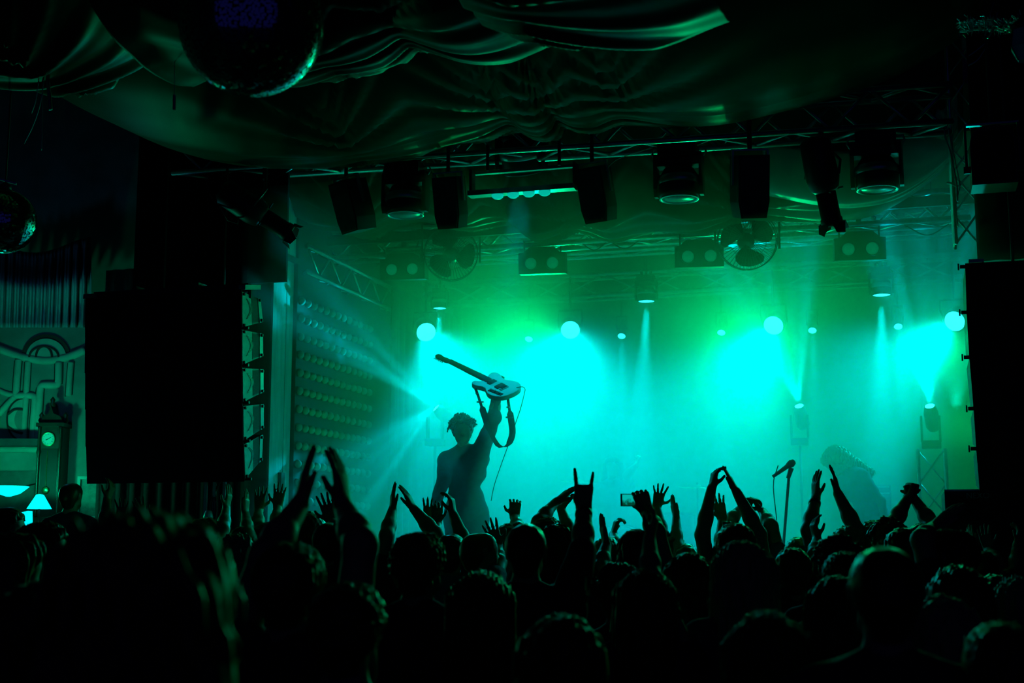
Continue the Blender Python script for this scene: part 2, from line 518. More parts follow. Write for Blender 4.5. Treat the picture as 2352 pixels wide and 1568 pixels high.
# truss towers with a beam lamp on top
TLAB = ['beam lamp fanning light to the left behind the guitarist', 'beam lamp fanning light upward behind the bent guitarist', 'beam lamp fanning light upward by the right wing']
WLAB = ['truss tower behind the guitarist, lost in haze', 'truss tower behind the bent guitarist, lost in haze', 'truss tower at the right wing with its lattice showing']
for k, (px, v) in enumerate(TOTEMS):
    p = tp[k]
    base = Vector((p.x, p.y, DECK))
    s = 0.24
    top = Vector((p.x, p.y, p.z - 0.40))
    if k == 2:
        truss(base - U * s / 2 + UP * 0.02, top - U * s / 2, s, 5, WLAB[k], (), 0.009, updir=W, chord_r=0.017)
    else:
        ts = thing('lighting_stand', WLAB[k].replace('truss tower', 'thin lighting stand'), 'stand', base)
        MB().cyl(UP * 0.25, top - base, 0.014, n=10).build('pole', M_case, ts, True)
        for a in range(3):
            MB().cyl(UP * 0.45, UP * 0.02 + Vector((math.cos(a * 2.09), math.sin(a * 2.09), 0)) * 0.35, 0.012, n=8).build('leg', M_steel, ts)
    t = thing('beam_light', TLAB[k], 'stage light', top)
    q = UP * 0.40
    d = (UP * 1.4 - W * 0.9 - U * (1.3 if k == 0 else 0.2)).normalized()
    MB().obox(UP * 0.035, U * 0.085, W * 0.08, UP * 0.035).build('base', M_case, t)
    for sg in (-1, 1):
        MB().obox(UP * 0.18 + U * sg * 0.08 + d * 0.0, U * 0.01, W * 0.03, UP * 0.12).build('yoke_arm', M_case, t)
    hd = MB().lathe([(0.045, -0.26), (0.066, -0.22), (0.066, -0.08), (0.05, -0.012)], 20, origin=q, axis=d).build('head', M_case, t, True)
    MB().lathe([(0.042, -0.013), (0.042, -0.008), (0.001, 0.0)], 20, origin=q, axis=d).build('lens', M_lamp, hd, True)

# ------------------------------------------------------------------ box speakers hung from the front truss
def box_speaker(label, pole, w=0.21, h=0.42, d=0.24):
    t = thing('hanging_speaker', label, 'speaker')
    MB().prism([(-w / 2, 0), (w / 2, 0), (w / 2 * 1.0, -h * 0.75), (w / 2 * 0.82, -h), (-w / 2 * 0.82, -h), (-w / 2, -h * 0.75)], (0, -d / 2, 0), (1, 0, 0), (0, 0, 1), (0, d, 0)).build('cabinet', M_case, t)
    MB().prism([(-w * .45, -0.02), (w * .45, -0.02), (w * .45, -h * .74), (w * .36, -h * .97), (-w * .36, -h * .97), (-w * .45, -h * .74)], (0, -d / 2 - 0.012, 0), (1, 0, 0), (0, 0, 1), (0, 0.012, 0)).build('grille', M_steel, t)
    b = MB()
    b.obox((0, 0, 0.035), (w / 2 + 0.02, 0, 0), (0, 0.02, 0), (0, 0, 0.006))
    for s in (-1, 1):
        b.obox((s * (w / 2 + 0.014), 0, -0.08), (0.006, 0, 0), (0, 0.02, 0), (0, 0, 0.12))
    b.build('bracket', M_rim, t)
    ud = Matrix(pole[1]).transposed() @ UP
    MB().cyl((0, 0, 0.03), Vector((0, 0, 0.03)) + ud * pole[0], 0.016, n=8).build('hanger_pole', M_steel, t)
    return t
HS = [(797, 412, 533, -0.10, -0.35, 'tilted dark box speaker at the left end of the front truss'), (1030, 402, 520, 0.0, 0.0, 'upright dark box speaker above the left fan'),
      (1361, 380, 503, -0.06, -0.15, 'dark box speaker hung before the middle of the pale swag'), (1722, 352, 487, -0.04, 0.35, 'dark box speaker hung above the right fan')]
for (px, y0, y1, roll, yaw, lab) in HS:
    p = on_v(px, y0 + 4, -0.62)
    k = (y1 - y0) / 118.0
    from mathutils import Euler
    eu = Euler((0.28, roll, RZ + yaw))
    p = on_v(px, y0 + 4, -0.79)
    o = box_speaker(lab, ((5.02 - p.z) / k, eu.to_matrix()))
    o.location = p
    o.scale = (k, k, k)
    o.rotation_euler = eu

# ------------------------------------------------------------------ blinders with two round lamps
M_blind = mat('blinder_lens', (0.42, 0.46, 0.44), 0.5, var=0.15, scale=40, emit=(0.0, 1.0, 0.4), strength=0.10)
def blinder(label):
    t = thing('blinder_light', label, 'stage light')
    w, h = 0.205, 0.105
    MB().prism([(-w, -h), (w, -h), (w, h * .75), (w * .78, h * .78), (w * .5, h * 1.25), (-w * .5, h * 1.25), (-w * .78, h * .78), (-w, h * .75)], (0, -0.02, 0), (1, 0, 0), (0, 0, 1), (0, 0.16, 0)).build('housing', M_case, t)
    for s in (-1, 1):
        r = MB().lathe([(0.058, 0), (0.062, 0.02), (0.052, 0.024), (0.05, 0.006)], 24, origin=(s * 0.095, -0.02, -0.015), axis=(0, -1, 0), cap=False).build('reflector_ring', M_steel, t, True)
        MB().lathe([(0.052, 0.0), (0.05, 0.012), (0.03, 0.02), (0.001, 0.022)], 24, origin=(s * 0.095, -0.02, -0.015), axis=(0, -1, 0)).build('lamp', M_blind, t, True)
        MB().obox((s * 0.16, 0.05, 0.13), (0.006, 0, 0), (0, 0.015, 0), (0, 0, 0.06)).build('yoke_arm', M_steel, t)
    MB().obox((0, 0.05, 0.19), (0.17, 0, 0), (0, 0.015, 0), (0, 0, 0.006)).build('yoke', M_steel, t)
    MB().cyl((0, 0.05, 0.19), (0, 0.05, 0.3), 0.02, n=8).build('clamp', M_steel, t)
    MB().tube([(0.12, 0.05, 0.19), (0.14, 0.06, 0.25), (0.08, 0.07, 0.29), (0.03, 0.06, 0.26)], 0.006, 6).build('power_cable', M_case, t, True)
    return t
BL = [(925, 615, 'twin lamp blinder box left of the left fan'), (1245, 601, 'twin lamp blinder box above the raised guitar, right of the left fan'),
      (1606, 585, 'twin lamp blinder box left of the right fan'), (1975, 568, 'twin lamp blinder box near the right end of the fan truss')]
proto = None
for px, py, lab in BL:
    if proto is None:
        proto = o = blinder(lab)
    else:
        o = dup(proto, (0, 0, 0), None, lab)
    o.location = on_v(px, py, 0.98)
    o.rotation_euler = (0.12, 0, RZ * 0.55)
    o.scale = (1.07,) * 3

# ------------------------------------------------------------------ fans
M_cage = mat('fan_cage_wire', (0.16, 0.17, 0.17), 0.45, 0.6, var=0.2)
def fan(label, spin):
    t = thing('cage_fan', label, 'fan')
    R = 0.25
    for (y, r) in ((0.07, R), (-0.07, R), (-0.115, R * .62), (-0.125, R * .3)):
        MB().tube([(r * math.cos(a * math.pi / 24), y, r * math.sin(a * math.pi / 24)) for a in range(48)], 0.005 if r == R else 0.0025, 6, closed=True).build('cage_ring', M_cage, t, True)
    for k in range(48):
        a = 2 * math.pi * k / 48
        c, s = math.cos(a), math.sin(a)
        MB().tube([(0.045 * c, -0.128, 0.045 * s), (R * .6 * c, -0.116, R * .6 * s), (R * .9 * c, -0.085, R * .9 * s), (R * c, -0.05, R * s), (R * c, 0.05, R * s), (R * .8 * c, 0.1, R * .8 * s), (0.06 * c, 0.12, 0.06 * s)], 0.0018, 4, caps=False).build('cage_wire', M_cage, t)
    MB().lathe([(0.05, 0), (0.048, 0.006), (0.001, 0.012)], 20, origin=(0, -0.125, 0), axis=(0, -1, 0)).build('badge', M_cage, t, True)
    MB().lathe([(0.03, -0.02), (0.055, 0.0), (0.075, 0.12), (0.07, 0.2), (0.03, 0.24)], 20, origin=(0, 0.02, 0), axis=(0, 1, 0)).build('motor', M_case, t, True)
    hb = MB().lathe([(0.045, 0.0), (0.05, 0.05), (0.03, 0.07)], 18, origin=(0, 0.02, 0), axis=(0, -1, 0)).build('hub', M_case, t, True)
    for k in range(3):
        a0 = spin + k * 2 * math.pi / 3
        rows = []
        for i in range(9):
            f = i / 8
            r = 0.04 + f * (R * .9 - 0.04)
            half = 0.30 + 0.85 * math.sin(min(1, f * 1.15) * math.pi * .62) * (1 - 0.25 * f)
            if f > .88: half *= 0.72
            row = []
            for j in range(7):
                g = j / 6 * 2 - 1
                a = a0 + g * half * 0.72 + f * 0.35
                row.append((r * math.cos(a), -0.02 + g * 0.035 * (1 - .4 * f), r * math.sin(a)))
            rows.append(row)
        bl = MB().grid(rows).build('blade', M_case, t, True)
        bl.modifiers.new('thickness', 'SOLIDIFY').thickness = 0.006
    for s in (-1, 1):
        MB().obox((s * (R + 0.02), 0.0, 0.1), (0.008, 0, 0), (0, 0.02, 0), (0, 0, 0.18)).build('hanger_arm', M_steel, t)
        MB().cyl((s * (R - 0.005), 0, 0), (s * (R + 0.03), 0, 0), 0.014, n=8).build('pivot_bolt', M_steel, t)
    MB().obox((0, 0.0, 0.28), (R + 0.03, 0, 0), (0, 0.02, 0), (0, 0, 0.008)).build('hanger_bar', M_steel, t)
    return t
f1 = fan('round caged fan with three broad blades, left of the raised guitar', math.radians(95))
f1.location = on_v(1036, 583, 0.80); f1.rotation_euler = (0.12, 0, 0.03)
f2 = fan('round caged fan with three broad blades, right of the third blinder', math.radians(140))
f2.location = on_v(1716, 552, 0.72); f2.rotation_euler = (0.16, 0, -0.1)
f2.scale = (1.03,) * 3

# ------------------------------------------------------------------ light bar with domes
M_dome = mat('lit_dome', (0.5, 0.55, 0.52), 0.5, emit=(0.0, 0.8, 0.6), strength=0.55)
t = thing('light_bar', 'pale light bar frame with four dome lamps, above the pale swag', 'stage light', on_v(1198, 438, -0.85), RZ)
MB().obox((0, 0, 0), (0.44, 0, 0), (0, 0.05, 0), (0, 0, 0.02)).build('lower_bar', M_rim, t)
MB().obox((0, 0.1, 0.2), (0.44, 0, 0), (0, 0.02, 0), (0, 0, 0.012)).build('upper_bar', M_rim, t)
for s in (-1, 1):
    MB().obox((s * 0.43, 0.05, 0.1), (0.01, 0, 0), (0, 0.05, 0), (0, 0, 0.11)).build('end_plate', M_steel, t)
    MB().cyl((s * 0.3, 0.05, 0.2), (s * 0.3, 0.05, 0.42), 0.014, n=8).build('hanger_pole', M_steel, t)
for x in (-0.2, -0.07, 0.06, 0.19):
    MB().lathe([(0.05, 0), (0.046, -0.018), (0.028, -0.032), (0.001, -0.037)], 18, origin=(x, 0, -0.02)).build('dome_lamp', M_dome, t, True)

# ------------------------------------------------------------------ profile spotlights
def profile_spot(label, p, d, top):
    d = Vector(d).normalized()
    t = thing('profile_spotlight', label, 'stage light', p)
    x, y, _ = frame_of(d)
    MB().lathe([(0.07, -0.42), (0.115, -0.38), (0.125, -0.1), (0.105, -0.02), (0.085, 0.0)], 16, axis=d).build('lamp_house', M_case, t, True)
    MB().lathe([(0.075, -0.02), (0.075, 0.2), (0.082, 0.21), (0.082, 0.25), (0.07, 0.26)], 20, axis=d).build('barrel', M_case, t, True)
    for k in range(4):
        a = k * math.pi / 2 + 0.5
        e = x * math.cos(a) + y * math.sin(a)
        f = x * -math.sin(a) + y * math.cos(a)
        MB().prism([(-0.06, 0), (0.06, 0), (0.05, 0.07), (-0.02, 0.09)], d * 0.24 + e * 0.08, f, d * 0.9 + e * 0.3, e * 0.003).build('barn_door', M_case, t)
    for a in (0.6, 2.2, 4.0):
        e = x * math.cos(a) + y * math.sin(a)
        MB().cyl(e * 0.09, e * 0.15, 0.008, n=6).build('shutter_handle', M_steel, t)
    sd = d.cross(UP).normalized()
    q = Vector(top) - Vector(p)
    for s in (-1, 1):
        MB().tube([sd * s * 0.135 - d * 0.12, sd * s * 0.14 + q * 0.45, sd * s * 0.02 + q * 0.75], 0.011, 6).build('yoke_arm', M_steel, t, True)
    MB().cyl(q * 0.7, q * 1.04, 0.022, n=8).build('hanger_clamp', M_steel, t)
    MB().tube([-d * 0.4, -d * 0.44 - UP * 0.12, -d * 0.34 - UP * 0.22, -d * 0.25 - UP * 0.2, -d * 0.24 - UP * 0.08], 0.008, 6).build('power_cable', M_case, t, True)
    return t
p = on_v(606, 498, -0.95)
profile_spot('black profile spotlight aimed at the stage from the left end of the front truss', p, U * 0.75 - UP * 0.52 + W * 0.5, S(uv(on_v(608, 392, -0.78))[0], -0.77, 4.99))
p = on_v(1896, 440, -0.85)
profile_spot('black profile spotlight hung left of the ringed moving head', p, UP * -0.9 + W * 0.35 + U * 0.15, S(uv(on_v(1885, 308, -0.78))[0], -0.77, 4.90))

# ------------------------------------------------------------------ column and bulb wall
M_board = mat('painted_boards', (0.72, 0.72, 0.68), 0.7, var=0.18, scale=6, bump=0.3, stretch=(3, 3, 0.4))
CV = -0.21
col_root = structure(sbox((-0.16, CV, 0), (-0.02, CV + .43, 6.4), 'column_stage_left', M_black), 'dark column of the stage opening clad with pale boards')
for k, (v0, v1) in enumerate(((0.01, 0.145), (0.15, 0.28), (0.285, 0.42))):
    sbox((-0.02, CV + v0, DECK + 0.0), (0.0 - 0.002 * (k % 2), CV + v1, 4.33), 'plank', M_board, col_root)
    sbox((-0.02, CV + v0, 4.39), (0.012, CV + v1, 5.3), 'plank', M_board, col_root)
sbox((-0.02, CV - .01, 4.33), (0.03, CV + .44, 4.38), 'band', M_black, col_root)
sbox((-0.0, CV + .2, 2.15), (0.03, CV + .27, 2.4), 'switch_box', M_case, col_root)
M_bulb = mat('unlit_bulb_glass', (0.42, 0.44, 0.40), 0.7, var=0.15, spec=0.2)
wl = bpy.data.objects['wall_stage_left']
proto = MB().lathe([(0.035, 0.0), (0.04, 0.012), (0.036, 0.03), (0.022, 0.045), (0.001, 0.05)], 10, axis=U).mesh('bulb', M_bulb, True)
zb0, zb1 = on_u(669, 681, 0.05).z, on_u(669, 723, 0.05).z
for i in range(13):
    for j in range(13):
        link('bulb', proto, wl, S(0.03, 0.29 + i * 0.14, zb0 - j * (zb0 - zb1)))

# ------------------------------------------------------------------ left line array
M_cab = mat('lit_cabinet_side', (0.78, 0.8, 0.7), 0.55, var=0.15, scale=30)  # side colour lightened to carry the stage light that falls on it
M_mesh = mat('perforated_grille', (0.05, 0.055, 0.055), 0.7, var=0.5, scale=120)
M_plate = mat('rigging_plate', (0.5, 0.52, 0.52), 0.4, 0.4, var=0.15)
U0 = uv(on_v(557, 800, -1.3))[0]
UL = uv(on_v(199, 800, -1.3))[0]
def cp(x, y):                                # coordinates read off a 2.24x enlargement
    return on_u(x / 2.24, 500 + y / 2.24, U0)
CABS = [((1245, 380), (1338, 418), (1350, 535), (1245, 565)), ((1245, 575), (1350, 597), (1350, 712), (1245, 757)),
        ((1247, 772), (1353, 780), (1353, 897), (1248, 950)), ((1250, 968), (1354, 958), (1354, 1082), (1252, 1148)),
        ((1254, 1165), (1350, 1115), (1345, 1245), (1260, 1345))]
CLAB = ['topmost', 'second from the top', 'third from the top', 'fourth from the top', 'lowest, steeply tilted']
def lerp(a, b, t): return a + (b - a) * t
for k, q in enumerate(CABS):
    ft, rt, rb, fb = [cp(*c) for c in q]
    o = (ft + fb) / 2
    t = thing('line_array_speaker', 'wide speaker cabinet of the left hanging array, ' + CLAB[k], 'speaker', o, 0, 'cabinets of the left array')
    L = -U * (U0 - UL)
    pts = [ft - o, rt - o, rb - o, fb - o]
    MB().add(pts + [p + L for p in pts], [(0, 1, 2, 3), (7, 6, 5, 4), (0, 3, 7, 4), (1, 0, 4, 5), (2, 1, 5, 6), (3, 2, 6, 7)]).build('cabinet', M_case, t)
    def sp(a, b, out=0.004):                 # a: 0 front to 1 rear, b: 0 top to 1 bottom, on the side
        return lerp(lerp(pts[0], pts[1], a), lerp(pts[3], pts[2], a), b) + U * out
    def plate(name, poly, m, h=0.004):
        n = len(poly)
        vs_ = [sp(a, b, 0.0) for a, b in poly] + [sp(a, b, h) for a, b in poly]
        return MB().add(vs_, [tuple(range(n, 2 * n))] + [(i, (i + 1) % n, n + (i + 1) % n, n + i) for i in range(n)]).build(name, m, t)
    plate('side_panel', [(0.0, .01), (.46, .01), (.46, .99), (0.0, .99)], M_cab)
    plate('vent_panel', [(.48, .06), (.82, .06), (.82, .94), (.48, .94)], M_mesh, 0.003)
    plate('rigging_plate', [(.84, .0), (1.0, .0), (1.0, 1.0), (.84, 1.0)], M_plate, 0.006)
    arc = [(0.2 + 0.2 * math.sin(math.pi * i / 10), 0.16 + 0.62 * i / 10) for i in range(11)]
    arc += [(0.2 + 0.26 * math.sin(math.pi * i / 10) ** 1.2 - 0.0, 0.16 + 0.62 * i / 10) for i in range(10, -1, -1)]
    plate('handle_slot', [(a - 0.02, b) for a, b in arc[:11]] + [(a + 0.05, b) for a, b in arc[11:]], M_case, 0.007)
    for a, b in ((.06, .06), (.06, .94), (.92, .08), (.92, .92)):
        MB().cyl(sp(a, b, 0.0), sp(a, b, 0.02), 0.012, n=8).build('rigging_bolt', M_case, t)
    MB().cyl(sp(0.05, 1.02, -0.03), sp(0.05, 1.02, 0.05), 0.012, n=8).build('rigging_pin', M_case, t)
    gp = [pts[0] - W * 0.012 + UP * .018, pts[3] - W * 0.012 - UP * .018, pts[3] + L - W * 0.012 - UP * .018, pts[0] + L - W * 0.012 + UP * .018]
    MB().add(gp + [p + W * 0.011 for p in gp], [(0, 1, 2, 3), (0, 4, 5, 1), (1, 5, 6, 2), (2, 6, 7, 3), (3, 7, 4, 0)]).build('front_grille', M_cloth_black, t)
pt = cp(1245, 358); pr = cp(1325, 358)
t = thing('array_bumper', 'steel bumper bar on top of the left speaker array', 'rigging', pt)
MB().obox((pr - pt) / 2, U * 0.03, (pr - pt) / 2, UP * 0.02).build('beam', M_plate, t)
MB().obox((pr - pt) / 2 - U * (U0 - UL), U * 0.03, (pr - pt) / 2, UP * 0.02).build('beam', M_plate, t)
MB().obox((pr - pt) / 2 - U * (U0 - UL) / 2, U * (U0 - UL) / 2, W * 0.03, UP * 0.03).build('spreader', M_steel, t)
for s in (0.3, 0.7):
    q = (pr - pt) * 1.0 - U * (U0 - UL) * s
    MB().obox(q * 1.0, U * .02, W * .24, UP * .02).build('arm', M_steel, t)
    q = q + W * .22
    MB().cyl(q, Vector((q.x, q.y, 7.6 - pt.z)), 0.012, n=6).build('chain', M_steel, t)
for s in (0, 1):
    q = (pr - pt) / 2 - U * (U0 - UL) * s
    MB().cyl(q, q - UP * 0.09, 0.02, n=8).build('link_plate', M_steel, t)
# dark cloth added around the array head, extended to keep the gap black
t = tag(MB().obox(S(UL - 0.02 + (U0 - UL) / 2, -0.55, 4.95), U * (U0 - UL) * 0.52, W * 0.015, UP * 0.95).build('blackout_cloth', M_cloth_black), 'black cloth added to keep the gap above the left speaker array dark', 'cloth')
ua = uv(on_v(222, 1100, .3))[0]
rows = [[S(ua + (-0.2 - ua) * i / 60, .3 + .012 * math.sin(i * 1.3), z) for z in (.03, 2, 4.4)] for i in range(61)]
o = MB().grid(rows).build('blackout_cloth', M_cloth_black, None, True)  # added dark sheet that blacks out the lit wall behind the array
o.modifiers.new('thickness', 'SOLIDIFY').thickness = .004
tag(o, 'black pleated cloth added to darken the wall behind and below the left speaker array', 'cloth')

# ------------------------------------------------------------------ right line array
edges = [(2217, 612), (2220, 717), (2226, 820), (2236, 938), (2242, 1030), (2250, 1128)]
RL = ['topmost', 'second from the top', 'third from the top', 'fourth from the top', 'lowest']
for k in range(5):
    a, b = on_v(*edges[k], -1.25), on_v(edges[k + 1][0], edges[k + 1][1] - 3, -1.25)
    o = (a + b) / 2
    t = thing('line_array_speaker', 'black speaker cabinet of the right hanging array, ' + RL[k], 'speaker', o, 0, 'cabinets of the right array')
    pts = [a - o, a - o + W * 0.42 - UP * 0.03, b - o + W * 0.42 + UP * 0.05, b - o]
    L = U * 1.15
    MB().add(pts + [p + L for p in pts], [(3, 2, 1, 0), (4, 5, 6, 7), (4, 7, 3, 0), (5, 4, 0, 1), (6, 5, 1, 2), (7, 6, 2, 3)]).build('cabinet', M_case, t)
    gp = [pts[0] - W * 0.012 + UP * .02, pts[3] - W * 0.012 - UP * .02, pts[3] + L - W * 0.012 - UP * .02, pts[0] + L - W * 0.012 + UP * .02]
    MB().add(gp + [p + W * 0.011 for p in gp], [(3, 2, 1, 0), (1, 5, 4, 0), (2, 6, 5, 1), (3, 7, 6, 2), (0, 4, 7, 3)]).build('front_grille', M_cloth_black, t)
    for zz in (0.0,):
        MB().tube([a - o + U * 0.01 - U * 0.045, a - o + U * 0.04], 0.013, 8).build('rigging_pin', M_case, t)
        MB().tube([a - o - U * 0.05, a - o - U * 0.04], 0.024, 8).build('pin_knob', M_case, t)
p = on_v(2235, 600, -1.25)
t = thing('array_bumper', 'pale steel bumper on top of the right speaker array', 'rigging', p)
MB().obox(U * 0.55 + UP * 0.0 + W * 0.5, U * 0.57, W * 0.03, UP * 0.03).build('spreader', M_steel, t)
MB().obox(U * 0.02 + W * 0.25, U * 0.05, W * 0.27, UP * 0.012).build('beam', M_plate, t)
for s in (0.3, 0.8):
    MB().cyl(U * s + W * 0.5, U * s + W * 0.5 + UP * (7.6 - p.z), 0.012, n=6).build('chain', M_steel, t)
# subwoofer under the right array with its maker's lettering
a = on_v(2169, 1128, -0.95)
zt = a.z
su = uv(a)[0]
t = thing('subwoofer', 'large black bass cabinet with white letters, below the right array', 'speaker', S(su, -0.95, 0.0))
MB().obox(U * 0.75 + W * 0.4 + UP * (DECK + (zt - DECK) / 2), U * 0.75, W * 0.4, UP * (zt - DECK) / 2).build('cabinet', M_case, t)
MB().obox(U * 0.75 - W * 0.012 + UP * (DECK + (zt - DECK) / 2), U * 0.73, W * 0.011, UP * (zt - DECK) * 0.47).build('front_grille', M_cloth_black, t)
MB().obox(U * 0.75 - W * 0.005 + UP * (zt + 0.006), U * 0.75, W * 0.01, UP * 0.006).build('edge_strip', M_plate, t)
M_ink = mat('white_print', (0.5, 0.5, 0.5), 0.5)
lt = link('lettering', text_mesh('NEXO', 0.09, M_ink, 0.002), t)
q = on_v(2219, 1144, -0.975) - t.location
lt.location = q
lt.rotation_euler = (math.pi / 2, 0, RZ)
lt.scale = (0.62, 0.62, 1)
# black speaker on a drop cable, top right
p = on_v(2276, 285, -1.6)
t = thing('hanging_speaker', 'black round-topped speaker in a pale U bracket, hung on a cable at the top right', 'speaker', p, RZ)
h, w = 0.44, 0.145
MB().prism([(-w, -h), (w, -h), (w, -0.14), (w * .92, -0.09), (w * .7, -0.055), (w * .3, -0.035), (-w * .3, -0.035), (-w * .7, -0.055), (-w * .92, -0.09), (-w, -0.14)], (0, -0.1, 0), (1, 0, 0), (0, 0, 1), (0, 0.25, 0)).build('cabinet', M_case, t)
MB().prism([(-w * .9, -h + .02), (w * .9, -h + .02), (w * .9, -0.15), (w * .6, -0.075), (-w * .6, -0.075), (-w * .9, -0.15)], (0, -0.112, 0), (1, 0, 0), (0, 0, 1), (0, 0.012, 0)).build('grille', M_cloth_black, t)
MB().obox((0, 0, 0), (0.175, 0, 0), (0, 0.02, 0), (0, 0, 0.007)).build('bracket', M_rim, t)
for s in (-1, 1):
    MB().obox((s * 0.17, 0, -0.16), (0.008, 0, 0), (0, 0.02, 0), (0, 0, 0.16)).build('bracket_arm', M_steel, t)
    MB().cyl((s * 0.14, 0, -0.31), (s * 0.19, 0, -0.31), 0.025, n=10).build('knob', M_case, t)
MB().cyl((0, 0, 0), (0, 0, 7.6 - p.z), 0.012, n=8).build('drop_pole', M_steel, t)

for k, u in enumerate((0.9, 2.7, 4.5, 6.1)):  # unseen fixtures added to carry the green fill at the front
    t = thing('fill_light', ('leftmost of', 'second from the left of', 'third from the left of', 'rightmost of')[k] + ' the four unseen green fill lights added on the stage edge', 'stage light', S(u, -0.62, DECK))
    MB().prism([(-.09, 0), (.09, 0), (.09, .03), (.07, .05), (-.07, .05), (-.09, .03)], -U * .12, W, UP, U * .24).build('housing', M_case, t)
    MB().obox(UP * .053, U * .1, W * .06, UP * .003).build('lens', mat('fill_lens', (.1, .4, .2), .4, emit=(0, 1, .3), strength=1.0), t)

q = on_v(2240, 500, -0.5)
uq = uv(q)[0]
zq = on_v(2240, 600, -0.5).z
rows = [[S(uq + 1.6 * i / 40, -.5 + .012 * math.sin(i * 1.3), z) for z in (zq, 5.5, 7.2)] for i in range(41)]
o = MB().grid(rows).build('blackout_cloth', M_cloth_black, None, True)
o.modifiers.new('thickness', 'SOLIDIFY').thickness = .004
tag(o, 'black masking cloth above the right speaker array', 'cloth')
# ------------------------------------------------------------------ swagged ceiling fabric
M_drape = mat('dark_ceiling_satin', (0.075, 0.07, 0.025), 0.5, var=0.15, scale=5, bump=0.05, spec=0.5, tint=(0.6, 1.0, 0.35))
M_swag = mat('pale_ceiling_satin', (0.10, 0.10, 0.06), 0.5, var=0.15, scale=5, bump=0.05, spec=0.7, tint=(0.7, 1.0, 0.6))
M_drape_shade = mat('shaded_ceiling_satin', (0.03, 0.028, 0.012), 0.5, var=0.15, scale=5, bump=0.05, spec=0.5, tint=(0.6, 1.0, 0.35))  # drape satin darkened to paint in the shade on the front drape
def smooth_path(pts, n):
    pts = [Vector(p) for p in pts]
    d = [0.0]
    for a, b in zip(pts, pts[1:]):
        d.append(d[-1] + (b - a).length)
    out = []
    for i in range(n):
        s = d[-1] * i / (n - 1)
        k = max(0, min(len(pts) - 2, next((j for j in range(len(d) - 1) if d[j + 1] >= s), len(pts) - 2)))
        t = (s - d[k]) / max(1e-6, d[k + 1] - d[k])
        p1, p2 = pts[k], pts[k + 1]
        p0 = pts[k - 1] if k else p1 * 2 - p2
        p3 = pts[k + 2] if k + 2 < len(pts) else p2 * 2 - p1
        out.append(0.5 * ((2 * p1) + (p2 - p0) * t + (2 * p0 - 5 * p1 + 4 * p2 - p3) * t * t + (3 * p1 - p0 - 3 * p2 + p3) * t ** 3))
    return out
def swag(name, sil, v, front, rise_f, back, rise_b, label, m, pinches=(), n=260, rows=70, folds=4.5, amp=0.03, seed=1):
    """fabric hung across the hall: sil is its lowest line; it climbs toward the audience and toward the stage"""
    rnd = random.Random(seed)
    base = smooth_path([on_v(x, y, v) for x, y in sil], n)
    L = sum((b - a).length for a, b in zip(base, base[1:]))
    pin = [on_v(x, y, v) for x, y in pinches]
    ph = [rnd.uniform(0, 6.28) for _ in range(6)]
    fr = [rnd.uniform(.7, 1.4) for _ in range(6)]
    grid = []
    for r in range(rows):
        t = -1 + 2 * r / (rows - 1)
        t = math.copysign(abs(t) ** 1.5, t)
        row = []
        for i, b in enumerate(base):
            s = L * i / (n - 1)
            near = 0.35
            dp = 9.0
            for q in pin:
                e = (q - b).length
                dp = min(dp, e)
                near = max(near, math.exp(-(e / 0.9) ** 2) * 1.5)
            off = front * t if t < 0 else back * t
            z = (rise_f * t * t) if t < 0 else rise_b * t * t
            dd = abs(off)
            # folds run along the swag and draw together at the pinched points
            spread = 0.25 + min(1.0, dp / 1.2)
            f = math.sin(folds * off / spread * 2.4 + ph[0] + 0.8 * math.sin(s * fr[0] + ph[1]))
            f += 0.5 * math.sin(folds * 2.3 * off / spread * 2.1 + ph[2] + 1.0 * math.sin(s * fr[2] * .8 + ph[3]))
            z += amp * near * f * (0.25 + 0.75 * min(1, dd / 0.2)) * (1 - 0.7 * min(1, dd / 1.2)) + 0.05 * math.sin(s * 1.3 * fr[4] + ph[5]) * min(1, dd)
            row.append(b + W * off + UP * z)
        grid.append(row)
    o = MB().grid(grid).build(name, m, None, True)
    o.modifiers.new('thickness', 'SOLIDIFY').thickness = 0.004
    return tag(o, label, 'drape')
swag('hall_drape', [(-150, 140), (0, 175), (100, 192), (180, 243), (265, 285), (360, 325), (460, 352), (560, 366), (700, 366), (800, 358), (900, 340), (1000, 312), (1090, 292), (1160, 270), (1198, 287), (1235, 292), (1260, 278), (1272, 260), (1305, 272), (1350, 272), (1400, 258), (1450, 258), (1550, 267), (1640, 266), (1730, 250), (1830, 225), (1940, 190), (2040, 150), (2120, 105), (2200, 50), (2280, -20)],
     -1.35, 2.3, 1.7, 0.50, 0.08, 'large dark drape sagging across the hall just before the front truss', M_drape_shade, [(1160, 270), (1272, 260), (1430, 240), (820, 360)], amp=0.03, seed=3)
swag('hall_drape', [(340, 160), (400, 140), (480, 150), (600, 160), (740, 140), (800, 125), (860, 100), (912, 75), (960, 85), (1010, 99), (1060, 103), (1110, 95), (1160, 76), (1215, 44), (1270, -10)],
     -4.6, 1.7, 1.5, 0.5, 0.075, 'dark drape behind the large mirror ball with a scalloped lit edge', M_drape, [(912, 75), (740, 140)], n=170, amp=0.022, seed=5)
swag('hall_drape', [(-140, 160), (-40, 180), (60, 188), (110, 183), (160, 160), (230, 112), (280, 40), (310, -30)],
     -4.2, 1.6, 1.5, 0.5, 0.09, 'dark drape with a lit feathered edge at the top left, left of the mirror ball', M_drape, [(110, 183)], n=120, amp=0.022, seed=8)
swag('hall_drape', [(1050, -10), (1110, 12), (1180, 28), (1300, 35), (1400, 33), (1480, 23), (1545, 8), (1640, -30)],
     -6.0, 1.2, 1.2, 0.5, 0.07, 'topmost dark drape whose lit hem just shows at the top edge', M_drape, [(1180, 28)], n=120, amp=0.018, seed=9)
